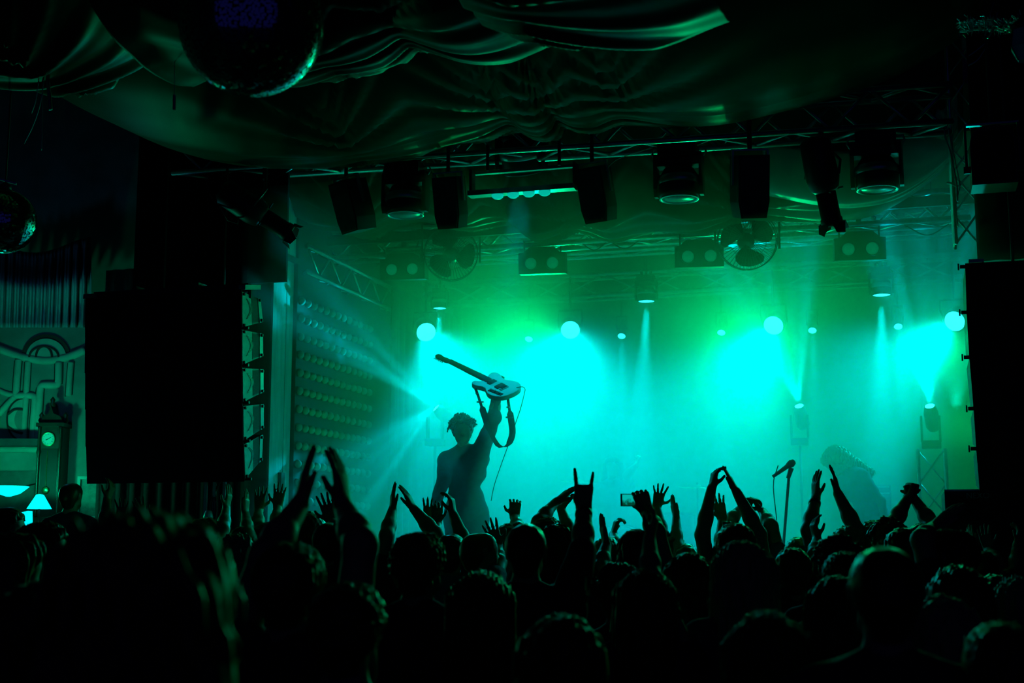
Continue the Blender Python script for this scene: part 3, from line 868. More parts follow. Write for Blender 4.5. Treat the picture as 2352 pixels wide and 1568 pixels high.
swag('stage_drape', [(600, 380), (625, 440), (660, 488), (720, 514), (790, 520), (838, 529), (885, 502), (940, 492), (1000, 505), (1068, 517), (1120, 506), (1165, 502), (1195, 524), (1235, 543), (1280, 531), (1305, 518), (1350, 524), (1400, 541), (1460, 530), (1530, 523), (1600, 521), (1650, 505), (1700, 489), (1760, 486), (1830, 493), (1880, 497), (1940, 494), (2000, 484), (2060, 455), (2120, 415), (2175, 370), (2210, 320)],
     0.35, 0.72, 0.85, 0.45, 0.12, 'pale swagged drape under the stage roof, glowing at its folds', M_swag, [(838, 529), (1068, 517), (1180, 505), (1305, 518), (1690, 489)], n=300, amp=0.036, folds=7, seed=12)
M_strip = mat('lit_ceiling_satin', (0.6, 0.62, 0.5), 0.5, var=0.1, scale=5, spec=0.6)  # swag satin lightened to paint in the strong light on this strip
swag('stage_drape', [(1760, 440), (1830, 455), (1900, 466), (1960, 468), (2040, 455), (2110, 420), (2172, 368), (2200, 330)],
     -0.1, 0.25, 0.35, 0.45, 0.10, 'pale drape strip lightened for the light on it, curving up behind the ringed moving head', M_strip, [(2172, 368)], n=120, amp=0.016, folds=9, seed=15)
# ------------------------------------------------------------------ figures: smooth blended bodies meshed from distance fields
def surface_nets(f, org, h):
    s = f < 0
    nx, ny, nz = f.shape
    cs = (nx - 1, ny - 1, nz - 1)
    cnt = np.zeros(cs, np.float32)
    acc = np.zeros(cs + (3,), np.float32)
    def sl(d):
        return tuple(slice(d[a], d[a] + cs[a]) for a in range(3))
    corners = [(i, j, k) for i in (0, 1) for j in (0, 1) for k in (0, 1)]
    for c in corners:
        for a in range(3):
            if c[a]: continue
            e = list(c); e[a] = 1
            A, B = f[sl(c)], f[sl(e)]
            m = (A < 0) != (B < 0)
            if not m.any(): continue
            ii = np.nonzero(m)
            a0, b0 = A[ii], B[ii]
            t = a0 / (a0 - b0)
            p = np.array(c, np.float32)[None, :].repeat(len(t), 0)
            p[:, a] += t
            acc[ii] += p
            cnt[ii] += 1
    m = cnt > 0
    idx = np.full(cs, -1, np.int64)
    n = int(m.sum())
    idx[m] = np.arange(n)
    cell = np.stack(np.nonzero(m), 1).astype(np.float32)
    V = (cell + acc[m] / cnt[m][:, None]) * h + np.array(org, np.float32)
    quads = []
    for a in range(3):
        b, c = (a + 1) % 3, (a + 2) % 3
        lo = [slice(None)] * 3; hi = [slice(None)] * 3
        lo[a] = slice(0, -1); hi[a] = slice(1, None)
        for ax in (b, c):
            lo[ax] = slice(1, -1); hi[ax] = slice(1, -1)
        A, B = s[tuple(lo)], s[tuple(hi)]
        for flip in (False, True):
            mm = (A & ~B) if not flip else (~A & B)
            ii = np.stack(np.nonzero(mm), 1)
            if not len(ii): continue
            base = ii.copy()
            base[:, b] += 1; base[:, c] += 1
            def cellid(db, dc):
                q = base.copy(); q[:, b] += db; q[:, c] += dc
                return idx[q[:, 0], q[:, 1], q[:, 2]]
            q = [cellid(-1, -1), cellid(0, -1), cellid(0, 0), cellid(-1, 0)]
            if flip: q = q[::-1]
            quads.append(np.stack(q, 1))
    Q = np.concatenate(quads) if quads else np.zeros((0, 4), np.int64)
    return V, Q
class Body:
    """smooth union of tapered capsules"""
    def __init__(self):
        self.p = []
    def cap(self, a, b, ra, rb=None, k=0.03, flat=None, ff=1.0, cut=False):
        self.p.append((np.array(a, float), np.array(b, float), ra, ra if rb is None else rb, k, None if flat is None else np.array(flat, float) / np.linalg.norm(flat), ff, cut))
        return self
    def move(self, fn, start=0):
        for i in range(start, len(self.p)):
            a, b, ra, rb, k, fl, ff, cut = self.p[i]
            a2, b2 = fn(a), fn(b)
            if fl is not None:
                fl = fn(a + fl) - a2
            self.p[i] = (a2, b2, ra, rb, k, fl, ff, cut)
        return self
    def mesh(self, h, noise=None, clip=None):
        solid = [q for q in self.p if not q[7]]
        lo = np.min([np.minimum(q[0], q[1]) - max(q[2], q[3]) for q in solid], 0) - 3 * h - 0.01
        hi = np.max([np.maximum(q[0], q[1]) + max(q[2], q[3]) for q in solid], 0) + 3 * h + 0.01
        n = np.ceil((hi - lo) / h).astype(int) + 1
        f = np.full(n, 0.2, np.float32)
        ax = [lo[i] + h * np.arange(n[i]) for i in range(3)]
        for a, b, ra, rb, k, fl, ff, cut in self.p:
            r = max(ra, rb) + 2.0 * k + 2 * h
            i0 = np.maximum(0, np.floor((np.minimum(a, b) - r - lo) / h).astype(int))
            i1 = np.minimum(n, np.ceil((np.maximum(a, b) + r - lo) / h).astype(int) + 1)
            if (i1 <= i0).any(): continue
            X = ax[0][i0[0]:i1[0], None, None]; Y = ax[1][None, i0[1]:i1[1], None]; Z = ax[2][None, None, i0[2]:i1[2]]
            ab = b - a
            L2 = max(1e-9, float(ab @ ab))
            qx, qy, qz = X - a[0], Y - a[1], Z - a[2]
            t = np.clip((qx * ab[0] + qy * ab[1] + qz * ab[2]) / L2, 0, 1)
            ex, ey, ez = qx - t * ab[0], qy - t * ab[1], qz - t * ab[2]
            d2 = ex * ex + ey * ey + ez * ez
            if fl is not None:
                c = ex * fl[0] + ey * fl[1] + ez * fl[2]
                d2 = d2 + c * c * (1 / (ff * ff) - 1)
            d = np.sqrt(d2) - (ra + t * (rb - ra))
            blk = f[i0[0]:i1[0], i0[1]:i1[1], i0[2]:i1[2]]
            if cut:
                d = -d
                hh = np.clip(0.5 - 0.5 * (blk - d) / k, 0, 1)
                f[i0[0]:i1[0], i0[1]:i1[1], i0[2]:i1[2]] = blk + (d - blk) * hh + k * hh * (1 - hh)
            else:
                hh = np.clip(0.5 + 0.5 * (blk - d) / k, 0, 1)
                f[i0[0]:i1[0], i0[1]:i1[1], i0[2]:i1[2]] = blk + (d - blk) * hh - k * hh * (1 - hh)
        if noise:
            amp, wl, seed = noise[:3]
            zs = noise[3] if len(noise) > 3 else 1.0
            rs = np.random.RandomState(seed)
            g = 0
            for q in range(5):
                kx = rs.normal(size=3); kx /= np.linalg.norm(kx)
                kx *= 6.283 / wl * (0.7 + 0.25 * q)
                kx[2] *= zs
                g = g + np.sin(ax[0][:, None, None] * kx[0] + ax[1][None, :, None] * kx[1] + ax[2][None, None, :] * kx[2] + rs.uniform(0, 6.28))
            f = f + (amp / 2.0 * g).astype(np.float32)
        if clip is not None:                 # keep what lies above a height
            f = np.maximum(f, (clip - ax[2])[None, None, :].astype(np.float32))
        return surface_nets(f, lo, h)
def to_mesh(name, parts, m):
    vs_, fs_, n = [], [], 0
    for V, Q in parts:
        vs_.append(V); fs_.append(Q + n); n += len(V)
    V, Q = np.concatenate(vs_), np.concatenate(fs_)
    me = bpy.data.meshes.new(name)
    me.vertices.add(len(V)); me.vertices.foreach_set('co', V.astype(np.float32).ravel())
    me.loops.add(len(Q) * 4); me.loops.foreach_set('vertex_index', Q.astype(np.int32).ravel())
    me.polygons.add(len(Q)); me.polygons.foreach_set('loop_start', np.arange(0, len(Q) * 4, 4, dtype=np.int32))
    me.polygons.foreach_set('use_smooth', np.ones(len(Q), bool))
    me.materials.append(m)
    me.update(calc_edges=True)
    return me
def rotz(a):
    c, s = math.cos(a), math.sin(a)
    return np.array([[c, -s, 0], [s, c, 0], [0, 0, 1]])
def rotx(a):
    c, s = math.cos(a), math.sin(a)
    return np.array([[1, 0, 0], [0, c, -s], [0, s, c]])
def roty(a):
    c, s = math.cos(a), math.sin(a)
    return np.array([[c, 0, s], [0, 1, 0], [-s, 0, c]])
M_skin = mat('skin', (0.32, 0.22, 0.09), 0.55, var=0.12, scale=12, tint=(0.8, 1.0, 0.5))
M_skin_dark = mat('tanned_skin', (0.20, 0.14, 0.10), 0.55, var=0.12, scale=12)
HAIRM = {'dark': mat('dark_hair', (0.02, 0.016, 0.006), 0.42, var=0.4, scale=40, sheen=0.3, tint=(0.8, 1.0, 0.3), stretch=(6, 6, 0.6)),
         'brown': mat('brown_hair', (0.08, 0.055, 0.014), 0.42, var=0.4, scale=40, sheen=0.45, tint=(0.8, 1.0, 0.3), stretch=(6, 6, 0.6)),
         'rim_lit': mat('rim_lit_hair', (0.36, 0.27, 0.09), 0.45, var=0.35, scale=40, sheen=0.6, tint=(0.8, 1.0, 0.4), stretch=(6, 6, 0.6))}  # lightest hair colour stands in for stage light on the rims
CLOTH = {'black': mat('black_cotton', (0.014, 0.014, 0.016), 0.9, var=0.3, scale=30, bump=0.1),
         'charcoal': mat('charcoal_cotton', (0.04, 0.04, 0.045), 0.9, var=0.3, scale=30, bump=0.1),
         'grey': mat('grey_cotton', (0.12, 0.12, 0.125), 0.9, var=0.2, scale=30, bump=0.1),
         'pale': mat('pale_cotton', (0.4, 0.41, 0.42), 0.9, var=0.12, scale=30, bump=0.1)}
M_denim = mat('dark_denim', (0.02, 0.024, 0.035), 0.9, var=0.3, scale=40)
M_shoe = mat('shoe_leather', (0.02, 0.018, 0.016), 0.5, var=0.3)
FIN_X = (0.030, 0.010, -0.010, -0.029)
FIN_L = (0.074, 0.082, 0.076, 0.060)
POSES = {
    # per finger curl, spread, thumb direction
    'open': ((.12, .1, .12, .16), (.20, .06, -.08, -.22), (.75, .62, -.15)),
    'spread': ((.10, .06, .08, .10), (.34, .10, -.14, -.36), (.92, .35, -.1)),
    'clap': ((.08, .06, .08, .10), (.05, .01, -.03, -.07), (.55, .8, -.15)),
    'relaxed': ((.42, .5, .55, .6), (.12, .04, -.04, -.14), (.6, .65, -.45)),
    'claw': ((.75, .8, .85, .9), (.25, .08, -.08, -.25), (.7, .4, -.6)),
    'horns': ((.02, 1.75, 1.75, .02), (.10, .0, .0, -.16), (-.35, .55, -.75)),
    'fist': ((1.5, 1.55, 1.55, 1.5), (.03, .0, .0, -.03), (-.2, .6, -.8)),
    'grip': ((.95, 1.0, 1.05, 1.1), (.08, .02, -.02, -.08), (.35, .5, -.8)),
    'flat': ((.05, .04, .05, .06), (.02, .0, -.01, -.02), (.25, .95, -.05)),
}
def hand(B, wrist, fdir, pnorm, side, s, pose):
    """side +1 right, -1 left; fdir along the fingers, pnorm out of the palm"""
    f = np.array(fdir, float); f /= np.linalg.norm(f)
    p = np.array(pnorm, float); p = p - f * (p @ f); p /= np.linalg.norm(p)
    z = -p
    x = np.cross(z, f) * side
    def T(q):
        return np.array(wrist) + s * (x * q[0] + f * q[1] + z * q[2])
    curl, spread, th = POSES[pose]
    for i in range(4):
        B.cap(T((FIN_X[i] * .6, 0.0, 0)), T((FIN_X[i], 0.088, 0.002 if 0 < i < 3 else 0)), .0135 * s, .0118 * s, k=.014 * s)
    B.cap(T((.014, .01, -.006)), T((.033, .048, -.010)), .015 * s, .013 * s, k=.012 * s)
    for i in range(4):
        q = np.array((FIN_X[i], .090, 0.0))
        a = spread[i]
        ang = 0.0
        rad = (.0092, .0084, .0076, .0066)
        for j, fr in enumerate((.45, .30, .25)):
            ang += curl[i] * (1.0, 1.05, .75)[j]
            d = np.array((math.sin(a) * math.cos(ang), math.cos(a) * math.cos(ang), -math.sin(ang)))
            q2 = q + d * FIN_L[i] * fr
            g = .88 if i == 3 else 1.0
            B.cap(T(q), T(q2), rad[j] * s * g, rad[j + 1] * s * g, k=.004 * s)
            q = q2
    d = np.array(th, float); d /= np.linalg.norm(d)
    q = np.array((.030, .032, -.008)); q2 = q + d * .042
    B.cap(T(q), T(q2), .0118 * s, .0102 * s, k=.008 * s)
    d2 = d * .8 + np.array((-.15, .5, -.1)) if pose not in ('fist', 'horns', 'grip') else d + np.array((-.5, .1, -.1))
    d2 /= np.linalg.norm(d2)
    B.cap(T(q2), T(q2 + d2 * .032), .0102 * s, .0078 * s, k=.004 * s)
def head_prims(B, s, fem, face=True):
    c = lambda x, y, z: (x * s, y * s, z * s)
    w = .97 if fem else 1.0
    B.cap(c(0, -.030, 1.662), c(0, .026, 1.668), .0765 * s * w, .0755 * s * w, k=.02 * s)
    B.cap(c(0, .035, 1.628), c(0, .04, 1.60), .060 * s * w, .054 * s * w, k=.03 * s)
    B.cap(c(-.028 * w, .055, 1.572), c(0, .082, 1.552), .030 * s, .021 * s, k=.03 * s)
    B.cap(c(.028 * w, .055, 1.572), c(0, .082, 1.552), .030 * s, .021 * s, k=.03 * s)
    for sd in (-1, 1):
        B.cap(c(sd * .079 * w, -.004, 1.655), c(sd * .075 * w, .004, 1.612), .017 * s, .011 * s, k=.006 * s, flat=(1, .35 * sd, 0), ff=.5)
    if face:
        B.cap(c(-.034, .083, 1.657), c(.034, .083, 1.657), .014 * s, k=.015 * s)
        for sd in (-1, 1):
            B.cap(c(sd * .031, .108, 1.640), c(sd * .033, .106, 1.640), .015 * s, k=.008 * s, cut=True)
            B.cap(c(sd * .031, .086, 1.640), c(sd * .031, .087, 1.640), .0125 * s, k=.003 * s)
            B.cap(c(sd * .046, .068, 1.612), c(sd * .040, .075, 1.605), .018 * s, k=.02 * s)
        B.cap(c(0, .095, 1.645), c(0, .116, 1.612), .009 * s, .0125 * s, k=.012 * s)
        B.cap(c(-.012, .104, 1.607), c(.012, .104, 1.607), .0085 * s, k=.008 * s)
        B.cap(c(-.02, .089, 1.580), c(.02, .089, 1.580), .0075 * s, k=.005 * s)
        B.cap(c(-.017, .088, 1.570), c(.017, .088, 1.570), .0075 * s, k=.005 * s)
def hair_prims(B, s, style, rnd):
    c = lambda x, y, z: (x * s, y * s, z * s)
    th = {'buzz': .004, 'short': .013, 'curly': .014, 'long': .016, 'bun': .012, 'ponytail': .012, 'bob': .02, 'crest': .012, 'wild': .026}[style]
    B.cap(c(0, -.034, 1.664), c(0, .022, 1.672), (.0765 + th) * s, (.0745 + th) * s, k=.02 * s)
    B.cap(c(0, -.05, 1.62), c(0, -.045, 1.585), (.062 + th * .5) * s, (.052 + th * .3) * s, k=.03 * s)
    if style == 'curly':
        for i in range(170):
            a, e = rnd.uniform(0, 6.283), rnd.uniform(-.1, 1.5)
            r = .094
            q = np.array((r * math.cos(a) * math.cos(e), -.006 + 1.12 * r * math.sin(a) * math.cos(e), 1.668 + r * math.sin(e)))
            if q[1] > .05 and q[2] < 1.715: continue
            d = (q - np.array((0, 0, 1.66))); d /= np.linalg.norm(d)
            t_ = np.array((rnd.gauss(0, 1), rnd.gauss(0, 1), rnd.gauss(0, 1))); t_ -= d * (t_ @ d); t_ /= np.linalg.norm(t_)
            L_ = rnd.uniform(.015, .038)
            q1 = q + d * L_ * .6 + t_ * L_ * .5
            q2 = q1 + d * L_ * .1 + t_ * L_ * .6 - np.array((0, 0, .01))
            m = rnd.uniform(.0065, .011)
            B.cap(c(*q), c(*q1), m * s, m * s, k=.005 * s)
            B.cap(c(*q1), c(*q2), m * s, m * .6 * s, k=.004 * s)
    if style == 'crest':
        for i in range(6):
            B.cap(c(-.03 + .012 * i, .05, 1.73), c(-.035 + .013 * i, .085, 1.765), .016 * s, .007 * s, k=.012 * s)
    if style in ('long', 'bob', 'wild'):
        low = {'long': 1.30, 'bob': 1.47, 'wild': 1.42}[style]
        for x, y in ((-.07, -.01), (-.06, -.055), (-.02, -.08), (.025, -.08), (.06, -.055), (.07, -.01)):
            j = rnd.uniform(-.02, .03)
            B.cap(c(x, y, 1.66), c(x * 1.45, y * 1.05 - .012, low + j), .050 * s, .034 * s, k=.03 * s)
        if style == 'wild':
            for i in range(46):
                a, z = rnd.uniform(0, 6.283), rnd.uniform(1.46, 1.74)
                if math.sin(a) > .5: continue
                r0, r1 = .085, rnd.uniform(.11, .135)
                B.cap(c(r0 * math.cos(a), -.02 + r0 * math.sin(a), z), c(r1 * math.cos(a), -.03 + r1 * math.sin(a), z - rnd.uniform(.05, .12)), .018 * s, .006 * s, k=.012 * s)
    if style == 'bun':
        B.cap(c(0, -.03, 1.775), c(0, -.02, 1.785), .040 * s, k=.015 * s)
    if style == 'ponytail':
        B.cap(c(0, -.10, 1.70), c(0, -.15, 1.66), .026 * s, .03 * s, k=.02 * s)
        B.cap(c(0, -.15, 1.66), c(0, -.135, 1.42), .032 * s, .016 * s, k=.02 * s)
    B.cap(c(-.02, .13, 1.60), c(.02, .13, 1.60), .098 * s, k=.012 * s, cut=True)
LEGS = {}
def legs(sit):
    if sit in LEGS: return LEGS[sit]
    T, Sh = Body(), Body()
    T.cap((-.075, 0, .93), (.075, 0, .93), .125, k=.03, flat=(0, 1, 0), ff=.85)
    for sd in (-1, 1):
        if sit:
            k_, a_ = (sd * .16, .40, .92), (sd * .17, .42, .50)
        else:
            k_, a_ = (sd * .105, .02, .52), (sd * .115, -.02, .09)
        T.cap((sd * .09, 0, .90), k_, .095, .066, k=.04)
        T.cap(k_, a_, .066, .055, k=.03)
        Sh.cap((a_[0], a_[1] - .03, a_[2] - .05), (a_[0] * 1.15, a_[1] + .15, a_[2] - .06), .042, .036, k=.02, flat=(0, 0, 1), ff=.85)
        Sh.cap((a_[0], a_[1], a_[2] - .04), (a_[0], a_[1], a_[2] + .02), .042, .045, k=.02)
    LEGS[sit] = (to_mesh('trousers', [T.mesh(.035)], M_denim), to_mesh('shoes', [Sh.mesh(.022)], M_shoe))
    return LEGS[sit]
PEOPLE = []
def solve(px, py, anchor, length, sign):
    """point on the pixel's line of sight at a given limb length from an anchor"""
    d = ray(px, py).normalized()
    c = Vector((0, 0, CAMZ))
    tm = (anchor - c).dot(d)
    near = c + d * tm
    lat = (near - anchor).length
    if lat >= length:
        q = anchor + (near - anchor) * min(1.0, length * 1.12 / lat)
        return q
    return near + d * (sign * math.sqrt(length * length - lat * lat))
def person(label, px, top, Y, hair='short', hcol='dark', shirt='black', fem=False, yaw=0.0, arms=(), base=0.0, lean=0.0, side_lean=0.0, head=(0, 0), sleeve=0.55,
           res=None, face=False, sit=False, skin=None, group=None, H=None, top_off=0.012, seed=None, name='person', build=1.0):
    clamp = lambda v, a, b: max(a, min(b, v))
    hres = clamp(.0013 * Y, .0068, .0135) if res is None else res * .8
    ares = clamp(.0008 * Y, .0045, .0078)
    res = clamp(.0022 * Y, .0105, .020) if res is None else res
    rnd = random.Random(seed if seed is not None else int(px * 7 + top))
    p = at(px, top, Y)
    loc = Vector((p.x, p.y, base))
    s = ((p.z - base) - top_off) / 1.755 if H is None else H / 1.755
    face_a = yaw + RZ * 0.6
    Rb = rotz(face_a)
    piv = np.array((0, 0, .95 * s))
    Rl = rotx(-lean) @ roty(side_lean)
    def place(q):
        return Rb @ (Rl @ (np.array(q) - piv) + piv)
    if lean or side_lean:                      # keep the head where it is seen
        hd = place((0, 0, 1.75 * s))
        loc = Vector((p.x - hd[0], p.y - hd[1], base))
    nk = np.array((0, -.005, 1.52)) * s
    Rh = rotz(head[0]) @ rotx(-head[1])
    def place_head(q):
        return place(Rh @ (np.array(q) - nk) + nk)
    w = (.90 if fem else 1.0) * build
    def c(x, y, z): return (x * s, y * s, z * s)
    B = Body()
    head_prims(B, s, fem, face)
    B.move(place_head)
    n = len(B.p)
    B.cap(c(0, -.014, 1.43), c(0, -.004, 1.56), .057 * s * w, .052 * s * w, k=.025 * s)
    def torso(Q, g):
        Q.cap(c(-.075 * w, .0, 1.30), c(.075 * w, .0, 1.30), (.128 + g) * s * w, k=.05 * s, flat=(0, 1, 0), ff=.78)
        Q.cap(c(-.05 * w, .0, 1.09), c(.05 * w, .0, 1.09), (.112 + g) * s * w, k=.06 * s, flat=(0, 1, 0), ff=.82)
        Q.cap(c(-.06, .0, .95), c(.06, .0, .95), (.115 + g) * s, k=.06 * s, flat=(0, 1, 0), ff=.85)
        for sd in (-1, 1):
            Q.cap(c(sd * .165 * w, -.005, 1.405), c(sd * .03, -.015, 1.465), (.052 + g * 1.25) * s, (.05 + g * .9) * s, k=.05 * s)
            if fem:
                Q.cap(c(sd * .07, .09, 1.28), c(sd * .07, .1, 1.27), (.055 + g) * s, k=.04 * s)
    torso(B, 0.0)
    B.move(place, n)
    T = Body()
    torso(T, .019)
    T.move(place)
    parts, sk = [], (skin or M_skin)
    done = set()
    for A in arms:
        sd = A.get('side', 1)
        done.add(sd)
        up = A.get('up', True)
        sh = place(c(sd * (.165 if up else .18) * w, 0, 1.435 if up else 1.40))
        ua, fa = .285 * s, .255 * s
        shw = Vector(sh) + loc
        el = solve(*A['elbow'], shw, ua, A.get('e', 1)) if 'elbow' in A else None
        wr0 = A['wrist']
        if el is None:
            wr = solve(*wr0, shw, (ua + fa) * .985, A.get('w', 1))
            mid = (shw + wr) * .5
            ext = (wr - shw).length
            hgt = math.sqrt(max(0, ua * ua - (ext / 2) ** 2)) if ext / 2 < ua else 0
            bend = Vector((sd * .9 * math.cos(face_a), -.3, -.2))
            ax_ = (wr - shw).normalized()
            bend = (bend - ax_ * bend.dot(ax_)).normalized()
            el = mid + bend * hgt
        else:
            wr = solve(*wr0, el, fa, A.get('w', 1))
        elb, wrl = np.array(el - loc), np.array(wr - loc)
        tip = A['tip']
        dep = A.get('t', 0.0)
        t3 = at(tip[0], tip[1], wr.y)
        fd = np.array(t3 - wr); fd /= max(1e-6, np.linalg.norm(fd))
        fd = fd + np.array((0, dep, 0))
        pn = {'fwd': (0, 1, 0), 'back': (0, -1, 0), 'left': (-1, .25, 0), 'right': (1, .25, 0), 'down': (0, .3, -1), 'up': (0, .2, 1)}[A.get('palm', 'fwd')]
        A['_wrist'] = wr
        Q = Body()
        m = (.88 if fem else 1.0) * s
        Q.cap(sh, elb, .056 * m, .045 * m, k=.03 * s)
        Q.cap(elb, elb + (wrl - elb) * .4, .046 * m, .044 * m, k=.02 * s)
        Q.cap(elb + (wrl - elb) * .35, wrl, .044 * m, .029 * m, k=.02 * s)
        hand(Q, wrl, fd, pn, sd, s * (.94 if fem else 1.02), A.get('pose', 'open'))
        parts.append(Q.mesh(ares))
        sl = A.get('sleeve', sleeve)
        fr = min(1, sl)
        T.cap(sh, sh + (elb - sh) * fr, .074 * m, (.066 - .008 * fr) * m, k=.035 * s)
        if sl > 1:
            T.cap(elb, elb + (wrl - elb) * min(.95, sl - 1), .058 * m, .040 * m, k=.02 * s)
        if A.get('watch'):
            A['_w'] = (elb + (wrl - elb) * .86, (wrl - elb) / np.linalg.norm(wrl - elb), .031 * m)
    for sd in (-1, 1):
        if sd in done: continue
        sh = place(c(sd * .175 * w, 0, 1.40)); el = place(c(sd * .235, -.03, 1.13)); wr = place(c(sd * .225, .06, .89))
        Q = Body()
        Q.cap(sh, el, .050 * s, .040 * s); Q.cap(el, wr, .040 * s, .027 * s, k=.02)
        hand(Q, wr, wr - el + np.array((0, .02, -.05)), Rb @ np.array((-sd, .1, 0)), sd, s, 'relaxed')
        parts.append(Q.mesh(.016 if not face or base == 0 else .009))
        T.cap(sh, sh + (el - sh) * min(1, sleeve), .070 * s, .057 * s, k=.035 * s)
        if sleeve > 1:
            T.cap(el, el + (wr - el) * .93, .050 * s, .038 * s, k=.02 * s)
    t = thing(name, label, 'person', loc, 0, group)
    link('body', to_mesh('body', [B.mesh(res)] + parts, sk), t)
    link('shirt', to_mesh('shirt', [T.mesh(max(res * 1.15, .015), (.004, .11, int(px)))], CLOTH[shirt]), t)
    Hh = Body()
    hair_prims(Hh, s, hair, rnd)
    Hh.move(place_head)
    amp, wl, zs = {'buzz': (.0015, .03, 1), 'short': (.005, .02, .45), 'curly': (.005, .03, 1), 'long': (.007, .022, .08), 'bun': (.004, .02, .3), 'ponytail': (.004, .02, .2),
                   'bob': (.006, .022, .12), 'crest': (.005, .02, .4), 'wild': (.010, .03, .15)}[hair]
    link('hair', to_mesh('hair', [Hh.mesh(hres, (amp, wl, int(px), zs))], HAIRM[hcol]), t)
    tr, shm = legs(sit)
    for me, nm in ((tr, 'trousers'), (shm, 'shoes')):
        o = link(nm, me, t)
        o.rotation_euler = (0, 0, face_a)
        o.scale = (s, s, s)
    for A in arms:
        if '_w' in A:
            q, d, r = A['_w']
            MB().lathe([(r + .001, -.014), (r + .006, -.012), (r + .006, .012), (r + .001, .014)], 20, origin=q, axis=d, cap=False).build('wristband', M_case, t, True)
    PEOPLE.append(t)
    return t, s, place_head
# ------------------------------------------------------------------ the band
gt, gs, gh = person('guitarist with curly hair in a dark long sleeved top holding a pale guitar overhead', 1060, 950, 11.35, 'curly', 'dark', 'charcoal', yaw=math.pi - 0.15, base=DECK, head=(0.35, 0.05), sleeve=1.0, face=True, res=.010, H=1.78, side_lean=0.06, build=0.86,
    arms=[dict(side=-1, elbow=(1135, 958), wrist=(1142, 893), tip=(1150, 862), e=1, w=1, pose='grip', palm='back', sleeve=1.7),
          dict(side=1, elbow=(1020, 1100), wrist=(998, 1163), tip=(992, 1188), e=-1, w=-1, pose='relaxed', palm='right', up=False, sleeve=1.95)])
person('bent over guitarist with loose rim-lit hair at the right of the stage', 1912, 1050, 12.4, 'long', 'rim_lit', 'grey', yaw=math.pi * .62, base=DECK, H=1.74, lean=0.55, head=(0.1, 0.45), sleeve=0.6, res=.011, face=True,
    arms=[dict(side=1, elbow=(2008, 1140), wrist=(2022, 1195), tip=(2026, 1215), e=-1, w=-1, pose='relaxed', palm='left', up=False, sleeve=.6)])
RIS = 1.40
structure(sbox((2.6, 2.9, DECK), (4.4, 4.5, RIS), 'drum_riser', M_deck), 'black drum riser lost in haze')
person('drummer raising one stick behind the haze, only a pale outline', 1408, 1047, 14.6, 'bob', 'brown', 'grey', yaw=math.pi, base=RIS - 0.44, sit=True, sleeve=.5,
    arms=[dict(side=-1, elbow=(1440, 1092), wrist=(1462, 1068), tip=(1472, 1050), e=-1, w=-1, pose='fist', palm='left')])
M_shell = mat('drum_shell', (0.25, 0.25, 0.26), 0.35, var=0.1)
M_skinhead = mat('drum_head', (0.6, 0.6, 0.58), 0.5, var=0.05)
M_brass = mat('cymbal_brass', (0.55, 0.45, 0.2), 0.3, 0.9, var=0.1)
def drum(name, label, c, r, h, axis, legs_):
    t = thing(name, label, 'drum', c)
    MB().lathe([(r, -h / 2), (r, h / 2)], 28, axis=axis).build('shell', M_shell, t, True)
    for sg in (-1, 1):
        MB().lathe([(r * 1.0, -0.012), (r * 1.04, -0.012), (r * 1.04, 0.012), (r * 1.0, 0.012)], 28, origin=Vector(axis).normalized() * sg * h / 2, axis=axis, cap=False).build('hoop', M_steel, t, True)
        MB().lathe([(r, 0), (0.001, 0.003 * sg)], 28, origin=Vector(axis).normalized() * sg * (h / 2 + .002), axis=axis).build('drum_head', M_skinhead, t)
    for a, b in legs_:
        MB().cyl(a, b, 0.011, n=6).build('leg', M_steel, t)
cx, _, _ = uv(at(1420, 1100, 14.3))
q = S(cx, 3.2, RIS + 0.29)
drum('bass_drum', 'bass drum standing on the riser in front of the drummer', q, 0.28, 0.4, W, [(U * 0.2 - W * .15, U * 0.36 - W * .2 - UP * .28), (-U * 0.2 - W * .15, -U * 0.36 - W * .2 - UP * .28)])
q = S(cx + 0.55, 3.35, RIS + 0.5)
drum('floor_tom', 'floor tom beside the bass drum on the riser', q, 0.2, 0.38, UP, [(U * .2 * math.cos(a) + W * .2 * math.sin(a), U * .21 * math.cos(a) + W * .21 * math.sin(a) - UP * .49) for a in (0.5, 2.6, 4.7)])
q = S(cx - 0.45, 3.4, RIS + 0.62)
drum('snare_drum', 'shallow snare drum on a stand on the riser', q, 0.18, 0.14, UP, [(UP * -.05, UP * -.4), (UP * -.4, U * .2 - UP * .61), (UP * -.4, -U * .15 + W * .15 - UP * .61), (UP * -.4, -U * .15 - W * .15 - UP * .61)])
for px, py, lab in ((1602, 1119, 'thin cymbal on a stand seen edge on above the crowd'), (1330, 1105, 'thin cymbal on a stand left of the drummer')):
    p = on_v(px, py, 3.1)
    t = thing('cymbal', lab, 'cymbal', p)
    MB().lathe([(0.001, 0.03), (0.03, 0.026), (0.045, 0.008), (0.2, -0.008), (0.2, -0.01), (0.001, 0.0)], 32, axis=UP + U * .08).build('plate', M_brass, t, True)
    MB().cyl(UP * 0.05, UP * (RIS + 0.3 - p.z), 0.01, n=8).build('pole', M_steel, t)
    for a in (0, 2.1, 4.2):
        MB().cyl(UP * (RIS + 0.32 - p.z), UP * (RIS + 0.01 - p.z) + Vector((math.cos(a), math.sin(a), 0)) * .22, 0.009, n=6).build('leg', M_steel, t)

